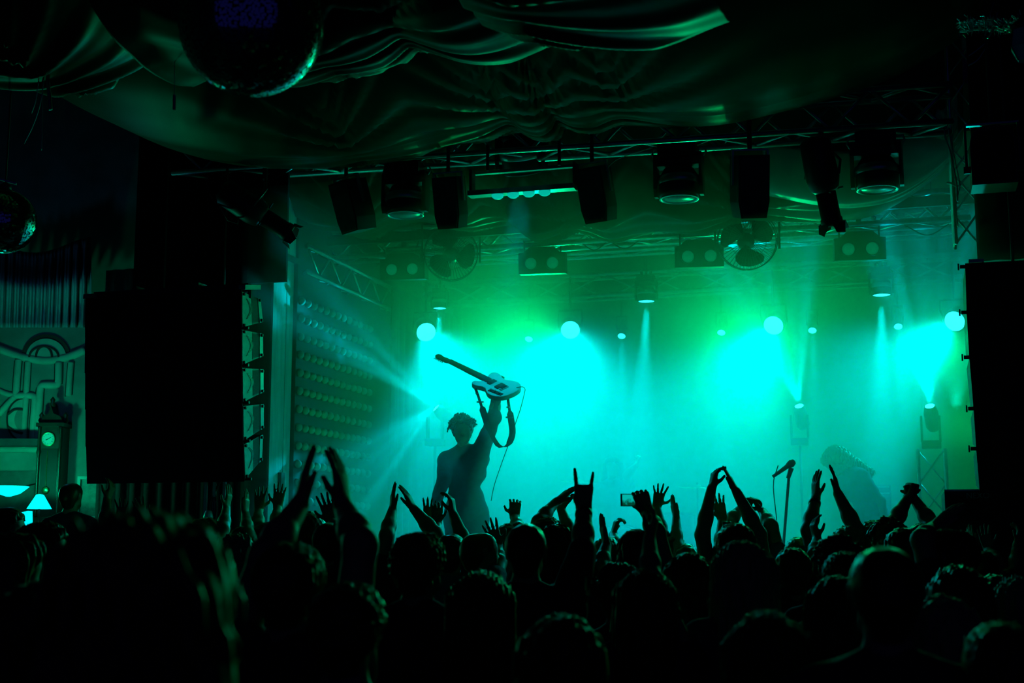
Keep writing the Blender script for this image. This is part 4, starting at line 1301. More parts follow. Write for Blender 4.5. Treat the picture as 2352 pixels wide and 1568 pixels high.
# ------------------------------------------------------------------ the raised guitar
M_gbody = mat('cream_guitar_lacquer', (0.82, 0.83, 0.78), 0.35, var=0.05)
M_gneck = mat('dark_maple_neck', (0.06, 0.045, 0.03), 0.4, var=0.3, scale=30)
M_pick = mat('black_pickup', (0.012, 0.012, 0.012), 0.35)
M_strap = mat('woven_strap', (0.02, 0.02, 0.022), 0.9, var=0.3, scale=60)
gp = at(1142, 889, 11.12)
N = Vector((-0.66, 0.62, 0.40)).normalized()          # from the body towards the headstock
n0 = Vector((0.06, -0.66, 0.75))
n0 = (n0 - N * n0.dot(N)).normalized()               # out of the guitar's face
Wd = n0.cross(N).normalized()                         # across the body
t = thing('electric_guitar', 'pale slab bodied electric guitar held overhead by the guitarist', 'guitar', gp)
def G(a, b, c=0.0): return N * a + Wd * b + n0 * c
outl = [(-.20, .0), (-.19, .07), (-.165, .115), (-.12, .145), (-.06, .15), (-.01, .13), (.03, .105), (.07, .105), (.12, .125), (.165, .13), (.195, .105), (.19, .075), (.165, .06), (.15, .035), (.155, -.03),
        (.175, -.05), (.195, -.085), (.20, -.12), (.175, -.145), (.125, -.145), (.07, -.12), (.02, -.115), (-.03, -.14), (-.08, -.155), (-.13, -.145), (-.17, -.11), (-.192, -.065)]
outl = [tuple(p)[:2] for p in smooth_path([Vector((a, b, 0)) for a, b in outl + outl[:1]], 80)][:-1]
bd = MB().prism(outl, G(0, 0, -0.022), N, Wd, n0 * 0.044).build('body', M_gbody, t)
bv = bd.modifiers.new('edge', 'BEVEL'); bv.width = 0.006; bv.segments = 2; bv.limit_method = 'ANGLE'
def gbox(name, a, b, c, ha, hb, hc, m, parent=None, rot=0.0):
    ca, sa = math.cos(rot), math.sin(rot)
    return MB().obox(G(a, b, c), (N * ca + Wd * sa) * ha, (Wd * ca - N * sa) * hb, n0 * hc).build(name, m, parent or t)
MB().prism([(.10, -.028), (.10, .028), (.62, .0215), (.62, -.0215)], G(0, 0, .012), N, Wd, n0 * .022).build('neck', M_gneck, t)
MB().prism([(.62, -.021), (.62, .021), (.65, .03), (.70, .034), (.78, .03), (.805, .01), (.80, -.02), (.77, -.034), (.74, -.022), (.66, -.026)], G(0, 0, .008), N, Wd, n0 * .015).build('headstock', M_gneck, t)
for k in range(6):
    MB().cyl(G(.66 + .022 * k, .035, .015), G(.66 + .022 * k, .058, .015), .005, n=6).build('tuning_peg', M_rim, t)
gbox('neck_pickup', .065, 0, .026, .02, .038, .006, M_pick)
gbox('bridge_pickup', -.035, 0, .026, .022, .042, .006, M_pick)
br = gbox('bridge', -.085, 0, .027, .014, .04, .006, M_rim)
for k in range(6):
    gbox('saddle', -.085, -.026 + .0105 * k, .035, .012, .004, .003, M_pick, br)
cpn = gbox('control_plate', -.09, .095, .024, .07, .018, .003, M_pick, None, 0.12)
for k in range(3):
    MB().lathe([(.011, 0), (.010, .014), (.001, .015)], 12, origin=G(-.13 + .045 * k, .09 + .006 * k, .026), axis=n0).build('knob', M_rim, cpn, True)
for k in range(6):
    MB().cyl(G(-.085, -.026 + .0105 * k, .040), G(.68, -.016 + .0066 * k, .036), .0009, n=4).build('string', M_rim, t)
def ribbon(pts, w, wdir, name, m, parent, th=0.003):
    pts = smooth_path(pts, 40)
    g = []
    for i, p in enumerate(pts):
        d = (pts[min(i + 1, 39)] - pts[max(i - 1, 0)]).normalized()
        x = (Vector(wdir) - d * d.dot(Vector(wdir))).normalized()
        ww = w(i / 39) if callable(w) else w
        g.append([p - x * ww, p + x * ww])
    o = MB().grid(g).build(name, m, parent)
    o.modifiers.new('thickness', 'SOLIDIFY').thickness = th
    return o
gy = gp.y
def gq(px, py, dy=0.0): return at(px, py, gy + dy) - gp
ribbon([gq(1092, 892), gq(1097, 905), gq(1103, 923), gq(1111, 948, -.03), gq(1120, 975, -.05), gq(1130, 1000, -.06), gq(1142, 1020, -.08), gq(1150, 1025, -.08), gq(1163, 1024, -.06), gq(1172, 1012, -.03), gq(1177, 992, -.02), gq(1174, 965), gq(1170, 940), gq(1167, 920, .02), gq(1166, 908, .03)],
       lambda f: 0.011 if f < .16 or f > .86 else (0.027 if f < .35 or f > .6 else 0.018), U, 'strap', M_strap, t)
for a, b in (((1103, 923), 0), ((1170, 958), 0), ((1096, 903), 1), ((1167, 935), 1)):
    c_ = gq(*a, -.012)
    MB().obox(c_, U * (.03 if b == 0 else .014), W * .004, UP * .006).build('strap_buckle', M_rim, t)
c0 = at(1188, 890, gy - .1)
t2 = thing('guitar_cable', 'thin cable curving down from the raised guitar to the guitarist hip', 'cable', c0)
MB().tube(smooth_path([at(*q, gy - .08) - c0 for q in ((1186, 890), (1200, 888), (1206, 893), (1204, 905), (1195, 940), (1183, 975), (1168, 1020), (1150, 1070), (1135, 1115), (1128, 1150))], 60), .0035, 6).build('lead', M_strap, t2)
# mic stand
p = on_v(1812, 1068, -0.55)
t = thing('microphone_stand', 'slanted microphone stand with a microphone at the front of the stage', 'mic stand', Vector((p.x, p.y, DECK)))
q = on_v(1776, 1235, -0.5) - t.location
hd = p - t.location
MB().cyl(Vector((q.x, q.y, 0.02)), hd - UP * .06, 0.011, n=8).build('pole', M_steel, t)
MB().lathe([(0.15, 0), (0.15, 0.012), (0.03, 0.03)], 24, origin=Vector((q.x, q.y, 0))).build('base', M_steel, t)
d = (hd - Vector((q.x, q.y, 0))).normalized()
MB().cyl(hd - d * .1, hd - d * .02 + U * .02, 0.016, 0.02, n=10).build('clip', M_case, t)
mcr = MB().lathe([(0.012, -.15), (0.018, -.02), (0.026, 0.0), (0.03, .025), (0.02, .05), (0.001, .058)], 16, origin=hd, axis=d * .6 + U * .8).build('microphone', M_case, t, True)
MB().tube(smooth_path([hd - U * .08, hd - U * .12 - UP * .15, hd - UP * .5 - U * .1, Vector((q.x + .02, q.y, .3))], 24), .004, 6).build('cable', M_strap, t)
# amplifier stack
p = on_v(1992, 1117, 3.0); p2 = on_v(2036, 1117, 3.0)
wA = (p2 - p).length / 2
for k, (z0, z1_, lab, nm) in enumerate(((DECK, 2.28, 'speaker cabinet under the amplifier head at the right of the stage', 'guitar_cabinet'), (2.285, p.z, 'guitar amplifier head on its cabinet at the right of the stage', 'guitar_amplifier'))):
    c_ = (p + p2) / 2
    t = thing(nm, lab, 'amplifier', Vector((c_.x, c_.y, z0)))
    h = z1_ - z0
    MB().obox(UP * h / 2, U * (wA + .04), W * .16, UP * h / 2).build('case', M_case, t)
    MB().obox(UP * h / 2 - W * .165, U * (wA + .03), W * .006, UP * h * .42).build('grille', M_mesh, t)
    MB().obox(UP * (h - .012) - W * .17, U * (wA + .03), W * .006, UP * .008).build('trim', M_rim, t)
    MB().tube([U * -.08 + UP * h, U * -.06 + UP * (h + .0), U * .06 + UP * (h + .0), U * .08 + UP * h], .008, 6).build('handle', M_case, t)
# ------------------------------------------------------------------ the crowd, far to near
def A(side, elbow, wrist, tip, pose='open', palm='fwd', **k):
    d = dict(side=side, elbow=elbow, wrist=wrist, tip=tip, pose=pose, palm=palm)
    d.update(k)
    return d
P = person
PH = A(1, (1506, 1222), (1487, 1178), (1470, 1130), 'grip', 'fwd', w=1)
# by the bar at the left
P('person in profile looking right beside the glowing bar lamp', 14, 1162, 8.6, 'short', yaw=-1.4, face=True)
structure(MB().box((-6, 10.9, 0), (-3.0, 12.6, 0.45)).build('platform', M_floor), 'low bar platform at the far left')
P('short haired person standing tall in front of the framed picture by the bar', 165, 1104, 11.3, 'buzz', base=0.45, sleeve=.8)
P('long haired person in profile facing right with a lit face edge, far left', 100, 1197, 6.4, 'long', fem=True, yaw=-1.35, face=True)
P('long haired person cut by the left edge with lit hair ends', 30, 1222, 4.9, 'long', 'brown', fem=True, yaw=-.3, head=(-.5, 0))
P('person with one hand raised in front of the left speaker array', 222, 1205, 10.3, 'short', arms=[A(1, (232, 1190), (246, 1148), (257, 1118), 'relaxed', 'left')])
P('person with an open lit hand raised below the left speaker array', 300, 1212, 10.0, 'bob', fem=True, arms=[A(-1, (282, 1235), (279, 1195), (281, 1145), 'spread', 'back'), A(1, (336, 1225), (328, 1192), (320, 1158), 'open', 'back')])
P('person with a lit profile left of the two raised flat hands', 472, 1186, 10.6, 'short', 'brown', yaw=-.9, face=True, arms=[A(1, (512, 1215), (520, 1168), (528, 1128), 'open', 'left')])
P('person raising one narrow flat hand beside the pale column', 560, 1205, 10.2, 'short', arms=[A(1, (569, 1225), (564, 1180), (567, 1132), 'flat', 'left')])
P('person raising a hand against the column foot, darker', 612, 1196, 10.4, 'short', arms=[A(1, (634, 1205), (638, 1165), (642, 1128), 'open', 'fwd'), A(-1, (592, 1210), (594, 1172), (597, 1138), 'open', 'fwd')])
P('person with a mop of pale lit hair below the column', 545, 1228, 6.9, 'wild', 'rim_lit', shirt='charcoal', fem=True)
P('person with swept hair lit on the right, seen between the blurred arms', 707, 1173, 9.6, 'bob', 'brown', fem=True, shirt='grey', yaw=.4)
P('person with a plain round head just right of the blurred arms', 757, 1192, 7.8, 'buzz', arms=[A(1, (777, 1222), (764, 1200), (758, 1180), 'open', 'fwd')])
P('person raising a dark spread hand left of the guitarist', 985, 1232, 9.4, 'short', arms=[A(-1, (985, 1255), (984, 1200), (987, 1152), 'open', 'back'), A(1, (1000, 1250), (1003, 1202), (1004, 1162), 'relaxed', 'back')])
P('person in a loose pale-edged shirt reaching one thin arm across the guitarist', 1036, 1222, 8.3, 'short', shirt='grey', arms=[A(1, (1072, 1262), (1042, 1183), (1036, 1138), 'relaxed', 'left', sleeve=1.15)], sleeve=1.0)
P('short haired person in profile facing right, ear and cheek lit', 1102, 1216, 7.9, 'buzz', 'brown', yaw=-.95, face=True, shirt='grey', arms=[A(1, (1145, 1292), (1143, 1258), (1131, 1222), 'open', 'back')])
P('person with a hazy round head under the open hand', 1170, 1198, 9.8, 'short', 'brown', shirt='grey', arms=[A(1, (1190, 1215), (1182, 1188), (1184, 1150), 'claw', 'fwd')])
P('person behind the horned hand with a hand bent over its head', 1255, 1186, 8.7, 'bob', 'brown', fem=True, arms=[A(1, (1312, 1232), (1288, 1168), (1312, 1138), 'relaxed', 'right'), A(-1, (1240, 1190), (1277, 1152), (1304, 1130), 'clap', 'right')])
P('long haired person with a thin lit parting, right behind the horned hand owner', 1278, 1200, 7.2, 'long', 'dark', fem=True)
P('person holding a lit phone high above the crowd', 1462, 1211, 6.7, 'short', shirt='charcoal', arms=[PH], sleeve=.4)
P('person in hazy green raising spread fingers behind the phone holder', 1545, 1225, 10.0, 'short', 'brown', shirt='grey', arms=[A(-1, (1532, 1205), (1508, 1164), (1514, 1134), 'spread', 'fwd', sleeve=1.2)], sleeve=1.0)
P('person far in the haze lifting one thin bent arm', 1575, 1246, 9.9, 'short', 'brown', shirt='pale', arms=[A(-1, (1566, 1218), (1553, 1190), (1549, 1172), 'flat', 'right', e=-1)])
P('person whose hand grips a pale object in front of the hazy stage', 1392, 1228, 9.2, 'short', 'brown', shirt='pale', arms=[A(1, (1418, 1262), (1408, 1228), (1414, 1206), 'claw', 'right')])
P('person lifting one flat vertical hand in the middle of the crowd', 1345, 1285, 7.0, 'short', arms=[A(1, (1378, 1308), (1393, 1252), (1380, 1186), 'flat', 'right', sleeve=.2)])
P('person clapping with both bare arms stretched highest of all', 1694, 1222, 8.6, 'short', 'brown', shirt='charcoal', arms=[A(-1, (1607, 1190), (1636, 1112), (1648, 1054), 'relaxed', 'right', sleeve=.25), A(1, (1738, 1186), (1688, 1122), (1660, 1064), 'flat', 'left', sleeve=.25)])
P('person with a raised crest of hair lit at its tip, under the highest clapping arms', 1688, 1197, 6.5, 'crest', 'brown', yaw=.2)
P('person raising one small dark hand left of the stretched clapping arms', 1672, 1252, 8.6, 'short', arms=[A(-1, (1664, 1240), (1660, 1192), (1651, 1158), 'open', 'back')])
P('person in hazy green clapping with bent arms behind the tall clapper', 1735, 1200, 9.6, 'short', 'brown', shirt='grey', arms=[A(-1, (1668, 1198), (1704, 1166), (1726, 1148), 'claw', 'right', sleeve=.9), A(1, (1770, 1205), (1752, 1175), (1735, 1153), 'relaxed', 'left')])
P('person with a bright lit head low between the microphone stand and the clapper', 1834, 1230, 8.6, 'short', 'rim_lit', shirt='grey', fem=True)
P('person with a smooth round head and fuzzy lit crown left of the watch wearer', 1820, 1254, 6.6, 'short', 'brown', arms=())
P('person clapping both open palms over the head, a watch on the left wrist', 1948, 1206, 8.4, 'bob', 'rim_lit', fem=False, shirt='black', arms=[A(-1, (1858, 1218), (1873, 1146), (1873, 1082), 'open', 'right', watch=True, sleeve=.2), A(1, (1956, 1192), (1925, 1134), (1914, 1080), 'open', 'left', sleeve=.2)])
P('person raising a slim hand with lit edge beside the watch wearer', 1893, 1262, 8.0, 'short', arms=[A(-1, (1872, 1275), (1876, 1240), (1868, 1205), 'relaxed', 'right')])
P('person with wavy hair in front of the right guitarist', 1925, 1240, 6.0, 'curly', 'dark', shirt='black')
P('person with a pale lit cap of hair beneath the clasped hands', 2012, 1194, 8.4, 'bob', 'rim_lit', shirt='grey', yaw=.6)
P('person with curly lit hair left of the clasped hands', 2038, 1196, 8.0, 'curly', 'brown')
P('person clasping both hands together high at the right', 2118, 1198, 8.2, 'short', arms=[A(-1, (2052, 1196), (2083, 1148), (2091, 1106), 'fist', 'right', sleeve=.2), A(1, (2136, 1192), (2103, 1150), (2091, 1108), 'fist', 'left', sleeve=.2)])
P('person with a dark round head below the clasped hands', 2074, 1208, 6.6, 'short')
P('person in profile facing left with a bright lit nose and chin at the right', 2180, 1210, 6.1, 'short', yaw=1.05, face=True, res=.011, arms=[A(-1, (2118, 1240), (2142, 1213), (2168, 1190), 'flat', 'down')])
P('person with two hands lifted under the letters of the bass cabinet', 2258, 1262, 8.8, 'short', arms=[A(-1, (2238, 1300), (2240, 1262), (2228, 1222), 'flat', 'right'), A(1, (2290, 1290), (2270, 1262), (2262, 1232), 'open', 'back')])
P('person raising one slim lit hand at the right edge', 2322, 1298, 8.8, 'short', arms=[A(1, (2318, 1294), (2335, 1250), (2341, 1208), 'relaxed', 'left')])
P('person with hair tied back near the right edge', 2282, 1314, 6.1, 'ponytail', fem=True)
P('person with a lit left hair edge cut by the right edge', 2338, 1322, 5.2, 'long', 'rim_lit', fem=True)
P('person with a dark shaggy head in front of the profiled man', 2200, 1297, 4.9, 'bob')
# middle rows
P('person with a round head and lit band of hair in the middle of the crowd', 1582, 1268, 5.9, 'bob', 'dark')
P('person with a small dark head left of the long haired one in the middle', 1420, 1304, 5.7, 'curly', 'dark')
P('person with buzzed hair throwing the horned hand sign', 1208, 1192, 5.7, 'buzz', yaw=.05, res=.011, arms=[A(1, (1338, 1262), (1341, 1168), (1341, 1062), 'horns', 'fwd', watch=True, sleeve=.95)], sleeve=.95)
P('long haired person whose left hair edge glows green', 1704, 1240, 5.0, 'long', 'rim_lit', shirt='charcoal', fem=True, yaw=.2)
P('person with chin length dark hair right of the glowing haired one', 1922, 1322, 4.7, 'bob', fem=True)
P('person with thick dark hair behind the large near head at the right', 1940, 1262, 5.3, 'short')
# near rows
P('person clapping two flat dark hands left of the guitarist', 942, 1222, 8.6, 'short', arms=[A(-1, (888, 1230), (901, 1172), (903, 1120), 'clap', 'right'), A(1, (1000, 1206), (952, 1170), (925, 1118), 'clap', 'left')], yaw=-.1)
P('broad person with a large dark head and lit right ear, left of the buzzed head', 962, 1216, 4.9, 'short', yaw=-.15)
P('long haired person with sloping shoulders at the centre bottom', 1106, 1308, 4.5, 'long', fem=True)
P('long haired person with crossed dark fingers over the hair, lower middle', 1482, 1303, 4.9, 'long', fem=True, arms=[A(1, (1480, 1296), (1492, 1240), (1510, 1176), 'relaxed', 'left', sleeve=.1)])
P('long haired person with a glowing left hair edge, bottom right', 2163, 1364, 4.2, 'long', 'rim_lit', fem=True)
P('person with a tall dark shaven head and broad shoulders, largest at the right', 2030, 1237, 3.1, 'buzz', res=.011)
P('blurred near person clapping with both arms up beside the column', 668, 1240, 3.7, 'short', arms=[A(-1, (612, 1275), (688, 1160), (714, 1018), 'clap', 'right', sleeve=.3), A(1, (828, 1250), (790, 1165), (772, 1016), 'open', 'left', sleeve=.3)])
P('large blurred person with full dark hair nearest the camera', 350, 1190, 1.95, 'wild', 'brown', shirt='black', res=.008)
P('person in black with short hair, low at the bottom between the two longest arms', 800, 1330, 3.2, 'short')
P('person in black with bobbed hair at the bottom left corner', 110, 1330, 3.0, 'bob', fem=True)
P('person in black with long hair at the bottom, under the tall clapper', 1760, 1400, 3.4, 'long', fem=True)
P('person in black with short hair at the bottom right corner', 2300, 1420, 3.0, 'short')
P('person in black with long hair low in the middle of the bottom edge', 1290, 1410, 3.3, 'bob', fem=True)
# the phone
c_ = at(1453, 1148, PH['_wrist'].y + 0.035)
t = thing('smartphone', 'lit phone held sideways above the crowd, filming the stage', 'phone', c_, 0)
MB().obox((0, 0, 0), (0.062, 0, 0), (0, 0.004, 0), (0, 0, 0.032)).build('case', M_case, t)
ms = bpy.data.materials.new('phone_screen'); ms.use_nodes = True
nt = ms.node_tree; b = nt.nodes['Principled BSDF']
tc = nt.nodes.new('ShaderNodeTexCoord'); nz = nt.nodes.new('ShaderNodeTexNoise'); nz.inputs['Scale'].default_value = 60
sx = nt.nodes.new('ShaderNodeSeparateXYZ'); rp = nt.nodes.new('ShaderNodeValToRGB'); ad = nt.nodes.new('ShaderNodeMath'); ad.operation = 'MULTIPLY_ADD'
nt.links.new(tc.outputs['Object'], nz.inputs['Vector']); nt.links.new(tc.outputs['Object'], sx.inputs[0])
nt.links.new(sx.outputs['Z'], ad.inputs[0]); ad.inputs[1].default_value = 14.0
nt.links.new(nz.outputs['Fac'], ad.inputs[2]); nt.links.new(ad.outputs[0], rp.inputs[0])
rp.color_ramp.elements[0].position = 0.25; rp.color_ramp.elements[0].color = (0, 0.06, 0.03, 1)
rp.color_ramp.elements[1].position = 0.55; rp.color_ramp.elements[1].color = (0, 0.5, 0.42, 1)
nt.links.new(rp.outputs[0], b.inputs['Emission Color']); b.inputs['Emission Strength'].default_value = 0.9
b.inputs['Base Color'].default_value = (0.01, 0.01, 0.01, 1)
MB().obox((0, -0.0045, 0), (0.053, 0, 0), (0, 0.0008, 0), (0, 0, 0.028)).build('screen', ms, t)
# ------------------------------------------------------------------ mirror balls
M_mirror = mat('mirror_tile', (0.8, 0.8, 0.8), 0.08, 1.0, var=0.02)
M_core = mat('mirror_ball_core', (0.02, 0.02, 0.02), 0.7)
def mirror_ball(label, c, R, tile, pole_top, bar=False):
    t = thing('mirror_ball', label, 'mirror ball', c)
    MB().lathe([(max(.001, (R - .006) * math.sin(a * math.pi / 20)), -(R - .006) * math.cos(a * math.pi / 20)) for a in range(21)], 32).build('core', M_core, t, True)
    mb = MB()
    rnd = random.Random(5)
    rows = int(math.pi * R / tile)
    for i in range(rows):
        th = math.pi * (i + .5) / rows
        cnt = max(1, int(2 * math.pi * R * math.sin(th) / tile))
        for j in range(cnt):
            ph = 2 * math.pi * (j + .5 * (i % 2)) / cnt
            n = Vector((math.sin(th) * math.cos(ph), math.sin(th) * math.sin(ph), -math.cos(th)))
            n = (n + Vector((rnd.gauss(0, .015), rnd.gauss(0, .015), rnd.gauss(0, .015)))).normalized()
            e1 = Vector((-math.sin(ph), math.cos(ph), 0)); e1 = (e1 - n * n.dot(e1)).normalized()
            e2 = n.cross(e1)
            h = tile * .46
            q = n * R
            mb.add([q - e1 * h - e2 * h, q + e1 * h - e2 * h, q + e1 * h + e2 * h, q - e1 * h + e2 * h], [(0, 1, 2, 3)])
    o = mb.build('mirror_tiles', M_mirror, t)
    o['kind'] = 'stuff'
    if bar:
        MB().obox((0, 0, R + .06), (.07, 0, -0.02), (0, .01, 0), (0, 0, .006)).build('cross_bar', M_rim, t)
    MB().cyl((0, 0, R - .005), (0, 0, pole_top - c[2]), .006, n=6).build('hanging_rod', M_steel, t)
    MB().lathe([(.04, R - .004), (.035, R + .03), (.01, R + .05)], 16).build('cap', M_steel, t, True)
mirror_ball('large mirror ball at the top left with a cyan lit lower rim', at(578, 57, 5.0), 172 / F * 5.03, .0115, 7.6)
mirror_ball('small mirror ball cut by the left edge, hung from a rod with a cross bar', at(8, 508, 8.5), 76 / F * 8.5, .014, 7.6, True)

# ------------------------------------------------------------------ far left: painted wall, clock, lamps, picture
YW = 14.0
M_mural = mat('painted_plaster', (0.17, 0.19, 0.18), 0.9, var=0.3, scale=3, bump=0.15)
M_pipe = mat('pale_mural_paint', (0.30, 0.34, 0.30), 0.85, var=0.2, scale=5)
M_line = mat('dark_mural_line', (0.02, 0.022, 0.024), 0.9)
wr = structure(MB().box((-9, YW, 0), (-2.2, YW + .15, 7.6)).build('wall_far', M_mural), 'painted far wall behind the bar at the left')
structure(MB().box((-9.1, -3, 0), (-9, YW, 7.6)).build('wall_left', M_dark), 'dark left wall of the hall')
structure(MB().box((8.0, -3, 0), (8.1, 16, 7.6)).build('wall_right', M_dark), 'dark right wall of the hall')
def mp(x, y, d=0.0): return at(x, y, YW - d)
def mq(x, y, d=0.0): return mp(x / 3.267, 740 + y / 3.267, d)   # coordinates read off a 3.27x enlargement
def pipe(pts, r, name='mural_pipe'):
    path = smooth_path([mq(*q, .0) for q in pts], 40)
    MB().tube(path, r, 8).build(name, M_pipe, wr, True)
    for sg in (-1, 1):
        MB().tube([p + Vector((sg * r * 1.05, -.004, sg * r * .3)) for p in path], r * .16, 4).build('outline', M_line, wr)
for pts, r in (([(-20, 190), (100, 235), (200, 265), (350, 285), (480, 265), (560, 240), (640, 205)], .045), ([(140, 280), (130, 400), (120, 545)], .038), ([(212, 290), (203, 450), (190, 640), (180, 800), (178, 940)], .034),
               ([(443, 295), (441, 400), (437, 460), (425, 470), (330, 470), (305, 490), (297, 600), (287, 740), (280, 860), (276, 930)], .04), ([(535, 300), (525, 420), (517, 550)], .034),
               ([(110, 550), (200, 548), (258, 560), (260, 640), (250, 760), (243, 930)], .038), ([(-10, 690), (50, 620), (110, 560)], .034), ([(-20, 505), (50, 535), (115, 548)], .03),
               ([(0, 955), (180, 955), (330, 958)], .035), ([(325, 960), (322, 1080), (305, 1180)], .03)):
    pipe(pts, r)
def disc(cx, cy, rx, ry, a0, a1, name, m, d):
    pts = [mq(cx, cy, d)] + [mq(cx + rx * math.cos(a0 + (a1 - a0) * i / 24), cy - ry * math.sin(a0 + (a1 - a0) * i / 24), d) for i in range(25)]
    n = len(pts)
    back = [p + Vector((0, d, 0)) for p in pts]
    MB().add(pts + back, [tuple(range(n))] + [(i, (i + 1) % n, n + (i + 1) % n, n + i) for i in range(n)]).build(name, m, wr)
disc(345, 265, 185, 175, 0, math.pi, 'dome', M_line, .02)
disc(345, 262, 150, 140, 0, math.pi, 'dome_inner', M_pipe, .03)
for rx in (60, 110):
    MB().tube([mq(330 + rx * math.cos(math.pi * i / 20), 262 - 82 * math.sin(math.pi * i / 20), .035) for i in range(21)], .012, 6).build('dome_rib', M_line, wr)
disc(170, 730, 125, 165, math.pi * .5, math.pi * 1.5, 'roundel', M_line, .012)
disc(172, 730, 112, 152, math.pi * .5, math.pi * 1.5, 'roundel_inner', M_pipe, .02)
disc(178, 730, 70, 90, math.pi * .5, math.pi * 1.5, 'roundel_eye', M_mural, .028)
MB().tube(smooth_path([mq(60, 690, .03), mq(110, 655, .03), mq(172, 655, .03)], 20), .012, 6).build('roundel_line', M_line, wr)
MB().tube(smooth_path([mq(55, 780, .03), mq(110, 815, .03), mq(172, 832, .03)], 20), .012, 6).build('roundel_line', M_line, wr)
# ledge and panelling
a = mq(-100, 900); b = mq(345, 900)
MB().box((a.x, YW - .25, a.z - .05), (b.x, YW, a.z + .02)).build('trim_1', M_dark, wr)
zt = a.z
MB().box((a.x, YW - .06, 0), (b.x + .2, YW, zt - .3)).build('panel', mat('dark_panelling', (0.06, 0.065, 0.065), 0.7, var=.3), wr)
# ruffled valance
rows = []
for j in range(16):
    row = []
    for i in range(200):
        px = -60 + i * 270 / 199
        f = j / 15
        y0, y1 = 560 + 20 * math.sin(px * .02), 752
        zoff = .05 * math.sin(px * .33 + f * 2) + .03 * math.sin(px * .71 + f * 5) + (.25 * math.exp(-((f - .45) / .22) ** 2))
        row.append(at(px, y0 + (y1 - y0) * f, 13.6 - zoff))
    rows.append(row)
o = MB().grid(rows).build('ruffled_valance', mat('grey_satin', (0.16, 0.17, 0.2), 0.6, var=.15), None, True)
o.modifiers.new('thickness', 'SOLIDIFY').thickness = .004
tag(o, 'ruffled fabric valance with pleats above the painted wall', 'curtain')
bl = bpy.data.lights.new('blue_bar_light', 'POINT'); bl.energy = 4; bl.color = (.06, .5, 1); bl.shadow_soft_size = .1
blo = bpy.data.objects.new('blue_bar_light', bl); COL.objects.link(blo); blo.location = at(60, 770, 12.6)
# clock
c_ = mp(128, 1012, .0)
t = thing('wall_clock', 'tall carved wall clock with a pale numbered dial', 'clock', Vector((c_.x, YW, c_.z)))
def ck(px, py): q = mp(px, py); return q.x - c_.x, q.z - c_.z
M_wood = mat('dark_carved_wood', (0.03, 0.022, 0.016), 0.35, var=.4, scale=12)
x0, zt_ = ck(106, 984); x1, zb = ck(150, 1200)
MB().box((x0, -.22, zb), (x1, 0, zt_)).build('case', M_wood, t)
MB().box((x0 - .02, -.25, zt_ - .0), (x1 + .02, 0, zt_ + .04)).build('cornice', M_wood, t)
MB().prism([(x0, 0), (x1, 0), (x1 * .7, .07), (x1 * .2, .1), (0, .18), (x0 * .2, .1), (x0 * .7, .07)], (0, -.2, zt_ + .04), (1, 0, 0), (0, 0, 1), (0, .16, 0)).build('crest', M_wood, t)
for x in (x0, 0, x1):
    MB().lathe([(.02, 0), (.035, .03), (.02, .06), (.028, .085), (.001, .12)], 12, origin=(x, -.15, zt_ + (.04 if x else .2))).build('finial', M_wood, t, True)
for x in (x0 + .015, x1 - .015):
    MB().lathe([(.022, zb + .06), (.014, zb + .1), (.014, zt_ - .3), (.022, zt_ - .26), (.014, zt_ - .22), (.014, zt_ - .03), (.022, zt_)], 10, origin=(x, -.235, 0)).build('turned_column', M_wood, t, True)
rd = .062
dl = MB().lathe([(rd, 0), (rd, .01), (.001, .012)], 32, origin=(0, -.222, 0), axis=(0, -1, 0)).build('dial', mat('enamel_dial', (0.6, 0.62, 0.58), 0.4, var=.05), t)
for i, r_ in enumerate(('XII', 'I', 'II', 'III', 'IIII', 'V', 'VI', 'VII', 'VIII', 'IX', 'X', 'XI')):
    o = link('numeral', text_mesh(r_, .02, M_line, 0, True), dl); a = math.pi / 2 - i * math.pi / 6
    o.location = (.048 * math.cos(a), -.2355, .048 * math.sin(a)); o.rotation_euler = (math.pi / 2, 0, 0); o.rotation_euler.rotate_axis('Z', a - math.pi / 2); o.scale = (.7, 1, 1)
for a, L_, w_ in ((math.radians(32), .036, .003), (math.radians(205), .026, .004)):
    d = Vector((math.cos(a), 0, math.sin(a)))
    MB().obox(Vector((0, -.2365, 0)) + d * L_ / 2, d * L_ / 2, (0, .0008, 0), d.cross(Vector((0, 1, 0))) * w_).build('hand', M_line, dl)
MB().lathe([(rd, 0), (rd + .012, .004), (rd + .008, .016), (rd, .012)], 32, origin=(0, -.222, 0), axis=(0, -1, 0), cap=False).build('dial_ring', M_brass, t, True)
MB().box((x0 + .04, -.228, zb + .06), (x1 - .04, -.222, -.1)).build('glass_door', mat('dark_clock_glass', (.01, .012, .012), .5, spec=.2), t)
MB().cyl((0, -.232, -.12), (0, -.232, -.5), .004, n=6).build('pendulum_rod', M_brass, t)
MB().lathe([(.04, 0), (.03, .01), (.001, .012)], 20, origin=(0, -.23, -.52), axis=(0, -1, 0)).build('pendulum', M_brass, t, True)
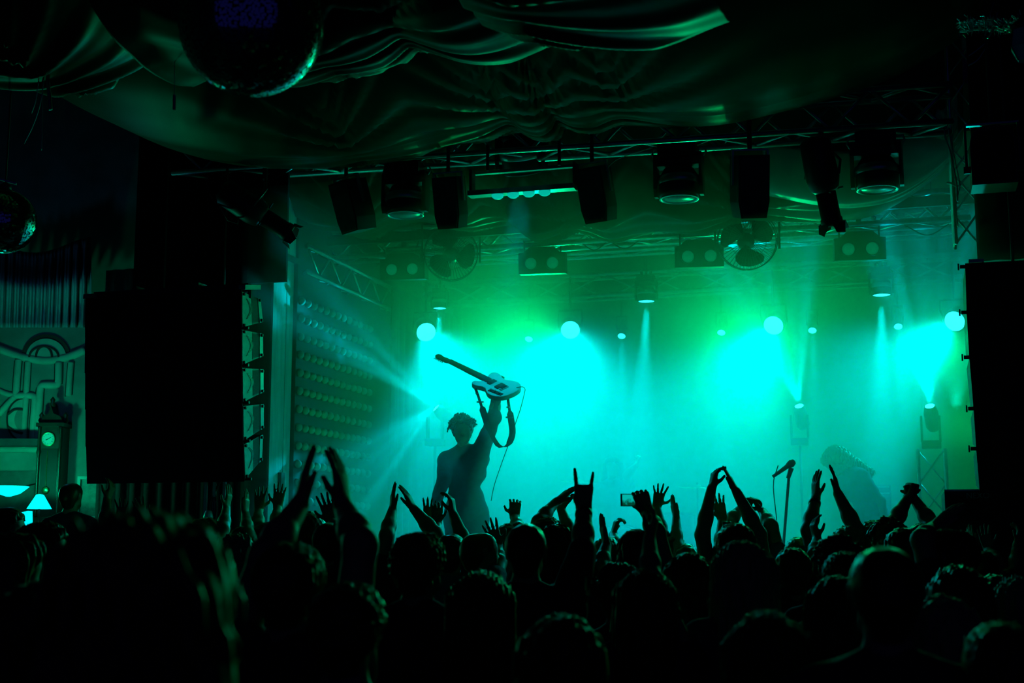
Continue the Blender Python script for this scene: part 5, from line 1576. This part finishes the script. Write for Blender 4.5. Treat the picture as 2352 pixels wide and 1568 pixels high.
# bar lamps
M_glow = mat('glowing_lamp_glass', (0.5, 0.7, 0.7), 0.5, emit=(0.0, 0.75, 0.8), strength=1.3)
def lamp(name, label, px, py, Yd, prof, power, stem_, base_z):
    c = at(px, py, Yd)
    t = thing(name, label, 'lamp', c)
    MB().lathe(prof, 24).build('shade', M_glow, t, True)
    MB().cyl((0, 0, 0), (0, 0, base_z - c.z) if stem_ else (0, YW - .06 - c.y, .1), .008, n=8).build('stem', M_case, t)
    if stem_:
        MB().lathe([(.09, base_z - c.z), (.08, base_z - c.z + .02), (.02, base_z - c.z + .05)], 20).build('base', M_brass, t, True)
    l = bpy.data.lights.new('bar_lamp', 'POINT'); l.energy = power; l.color = (0, 1, .45); l.shadow_soft_size = .05
    lo = bpy.data.objects.new('bar_lamp', l); COL.objects.link(lo); lo.location = c + Vector((0, -.28, .12))
lamp('wall_lamp', 'glowing bowl shaped wall lamp over the bar at the far left', 20, 1126, 13.2, [(.02, -.06), (.11, -.03), (.19, .035), (.185, .04), (.001, .045)], 30, False, 3.4)
lamp('table_lamp', 'glowing cone shaped lamp standing on the bar', 91, 1154, 13.0, [(.115, -.06), (.112, -.055), (.035, .075), (.001, .08)], 9, True, 1.28)
M_barw = mat('bar_counter_wood', (.04, .03, .022), .3, var=.3)
t = thing('bar_counter', 'long dark bar counter under the painted wall', 'bar', Vector((-5.2, 13.0, 0)))
MB().box((-1.8, -.3, 0), (1.7, .3, 1.22)).build('front', M_barw, t)
MB().box((-1.85, -.36, 1.22), (1.75, .36, 1.28)).build('top', M_barw, t)
M_glass = mat('bottle_glass', (.05, .1, .08), .1, var=.1)
for k, (px, hh, lab) in enumerate(((112, .30, 'slim bottle on the bar right of the cone lamp'), (122, .26, 'short bottle on the bar below the clock'), (134, .31, 'tall bottle on the bar right of the clock'), (62, .28, 'bottle on the bar left of the cone lamp'), (76, .24, 'small bottle on the bar beside the cone lamp'))):
    q = at(px, 1180, 12.85)
    t = thing('bottle', lab, 'bottle', Vector((q.x, 12.85, 1.281)))
    MB().lathe([(.035, 0), (.037, .01), (.037, hh * .55), (.014, hh * .75), (.014, hh)], 14).build('glass', M_glass, t, True)
    MB().lathe([(.016, hh - .02), (.016, hh + .008), (.001, hh + .01)], 12).build('cap', M_brass, t, True)
q = at(52, 1202, 10.6)
t = thing('lit_menu_block', 'bright glowing block light before the face at the far left', 'lamp', Vector((q.x, 10.6, q.z)))
MB().obox((0, 0, 0), (.06, 0, .012), (0, .05, 0), (-.006, 0, .085)).build('glow_block', M_glow, t)
MB().lathe([(.09, -.09), (.08, -.1), (.02, -.11), (.02, -q.z)], 14).build('stand', M_barw, t)
a = mp(181, 1094); b = mp(232, 1192)
t = thing('framed_picture', 'pale framed picture on the far wall beside the speaker array', 'picture', Vector((a.x, YW, b.z)))
w_, h_ = b.x - a.x, a.z - b.z
for lo, hi in (((0, 0), (w_, .03)), ((0, h_ - .03), (w_, h_)), ((0, .03), (.03, h_ - .03)), ((w_ - .03, .03), (w_, h_ - .03))):
    MB().box((lo[0], -.04, lo[1]), (hi[0], -.001, hi[1])).build('frame_side', mat('pale_frame', (.4, .42, .4), .5), t)
MB().box((.02, -.015, .02), (w_ - .02, -.002, h_ - .02)).build('print', mat('grey_print', (.12, .13, .12), .5, var=.5, scale=14), t)
# equipment rack seen under the left array
q = at(492, 1150, 11.6)
t = thing('equipment_rack', 'narrow open rack with pale rails under the left speaker array', 'rack', Vector((q.x, 11.6, 0)))
for x in (-.075, .0, .085):
    MB().box((x - .012, -.02, 0), (x + .012, .02, 2.33)).build('rail', M_plate, t)
for z in (1.3, 1.75, 2.3):
    MB().box((-.08, -.02, z), (.09, .15, z + .03)).build('shelf', M_case, t)
MB().lathe([(.03, 0), (.045, .05), (.03, .1), (.001, .11)], 14, origin=(-.04, -.02, 1.95)).build('bulb', M_plate, t, True)
for k in range(5):
    MB().tube(smooth_path([(-.03 + k * .02, .0, 2.3), (.03 - k * .015, -.02, 2.1), (.01 * k, -.01, 1.9), (-.02 + k * .025, 0, 1.76)], 16), .006, 5).build('cable', M_case, t)

# ------------------------------------------------------------------ top right: garland, lantern, cables; top left cords
M_tinsel = mat('tinsel_foil', (.8, .85, .8), .3, .3, var=.2)
q0, q1 = at(2210, 63, 8.0), at(2380, 62, 7.2)
t = thing('tinsel_garland', 'glittering tinsel garland along a bar at the top right', 'garland', q0)
MB().cyl((0, 0, -.01), q1 - q0, .012, n=8).build('bar', M_steel, t)
mb = MB(); rnd = random.Random(3)
for i in range(900):
    f = rnd.random()
    if .2 < f < .28 or .55 < f < .6: continue
    c = (q1 - q0) * f + Vector((rnd.gauss(0, .012), rnd.gauss(0, .03), rnd.gauss(.01, .015)))
    d = Vector((rnd.gauss(0, 1), rnd.gauss(0, 1), rnd.gauss(0, 1))).normalized(); e = frame_of(d)[0]
    mb.add([c, c + d * .035, c + d * .035 + e * .006, c + e * .006], [(0, 1, 2, 3)])
mb.build('tinsel', M_tinsel, t)['kind'] = 'stuff'
q = at(2352, 62, 7.3)
t = thing('hanging_lantern', 'six sided glass lantern hanging from the garland bar, cut by the right edge', 'lantern', q)
for k in range(6):
    a0, a1 = k * math.pi / 3 + .2, (k + 1) * math.pi / 3 + .2
    def rr(a, r, z): return Vector((r * math.cos(a), r * math.sin(a), z))
    pts = [rr(a0, .07, -.02), rr(a1, .07, -.02), rr(a1, .085, -.12), rr(a0, .085, -.12)]
    MB().add(pts, [(3, 2, 1, 0)]).build('pane', M_tinsel, t)
    pts = [rr(a0, .085, -.122), rr(a1, .085, -.122), rr(a1, .045, -.2), rr(a0, .045, -.2)]
    MB().add(pts, [(3, 2, 1, 0)]).build('pane', M_tinsel, t)
    MB().tube([rr(a0, .071, -.02), rr(a0, .087, -.12), rr(a0, .047, -.2)], .004, 5).build('lead_bar', M_case, t)
MB().lathe([(.075, -.02), (.08, 0), (.03, .05), (.01, .07)], 12).build('lid', M_case, t)
MB().cyl((0, 0, .06), (0, 0, 7.6 - q.z), .005, n=6).build('hanging_chain', M_steel, t)
def cord(pts, r, label, Y, v=None):
    p = [at(x, y, Y) if v is None else on_v(x, y, v) for x, y in pts]
    t = thing('stage_cable', label, 'cable', p[0])
    MB().tube(smooth_path([x - p[0] for x in p], 30), r, 6).build('strand', M_rim, t, True)
    return t
cord([(108, 176), (113, 215), (116, 252)], .012, 'short thick cord below the lit drape edge at the top left', 0, -4.2)
cord([(102, 178), (92, 240), (75, 290), (55, 330)], .003, 'thin slack cord from the top left drape', 0, -4.2)
cord([(90, 178), (82, 230), (72, 260)], .003, 'thin cord beside the slack one at the top left', 0, -4.2)
cord([(98, 178), (97, 270), (95, 345)], .003, 'straight thin cord hanging below the top left drape', 0, -4.2)
t = cord([(401, 132), (401, 180), (400, 222)], .002, 'short cord end lit green left of the mirror ball', 0, -4.6)
a_, b_ = on_v(401, 218, -4.6) - t.location, on_v(400, 252, -4.6) - t.location
MB().cyl(a_, b_, .009, n=8).build('cord_end', M_rim, t)
cord([(2290, 38), (2282, 65), (2269, 88)], .008, 'stiff lit cable end crossing the garland', 7.62)
cord([(2283, 5), (2272, 40), (2268, 66)], .004, 'thin slanting cord above the garland', 7.66)
vp = -1.6
cord([(2262, 100), (2240, 118), (2225, 128)], .005, 'curved cord left of the drop pole, upper', 0, vp)
cord([(2263, 112), (2245, 138), (2224, 150)], .005, 'curved cord left of the drop pole, lower', 0, vp)
cord([(2176, 287), (2203, 415), (2202, 440), (2196, 470), (2200, 520)], .004, 'slack cable beside the vertical truss tower', 0, -0.79)
cord([(2168, 293), (2172, 318), (2182, 345), (2188, 375), (2196, 415), (2199, 440), (2199, 462)], .006, 'long cable looping down from the truss end', 0, -0.8)
cord([(2236, 390), (2215, 412), (2200, 428), (2185, 421), (2174, 420)], .008, 'forked cable tied at the vertical truss tower', 0, -0.47)
cord([(1500, 338), (1420, 365), (1388, 394)], .003, 'thin taut line right of the light bar', 0, -0.8)
for k, (x, x2, lab) in enumerate(((1330, 1400, 'left'), (1395, 1475, 'middle'), (2080, 2180, 'right'))):
    yy = lambda q: 582 - (q - 722) * .0464
    a, b = on_v(x, yy(x), 1.0), on_v(x2, yy(x2), 1.0)
    m_ = (a + b) / 2 - UP * .09
    t = thing('stage_cable', 'slack black cable looped under the fan truss, ' + lab + ' loop', 'cable', a)
    MB().tube(smooth_path([Vector(), m_ - a, b - a], 20), .006, 6).build('strand', M_case, t, True)
# pleated black curtains along the stage side behind the bulbs
M_cur = mat('green_grey_curtain', (.10, .11, .105), .9, var=.2)
rows = []
for i in range(160):
    v = 2.25 + i * 2.3 / 159
    rows.append([S(.16 + .05 * math.sin(v * 42) + .02 * math.sin(v * 17), v, z) for z in (DECK + .02, 2.2, 3.4, 4.5)])
o = MB().grid(rows).build('stage_curtain', M_cur, None, True)
tag(o, 'pleated dark curtain hanging along the stage side behind the bulb wall', 'curtain')
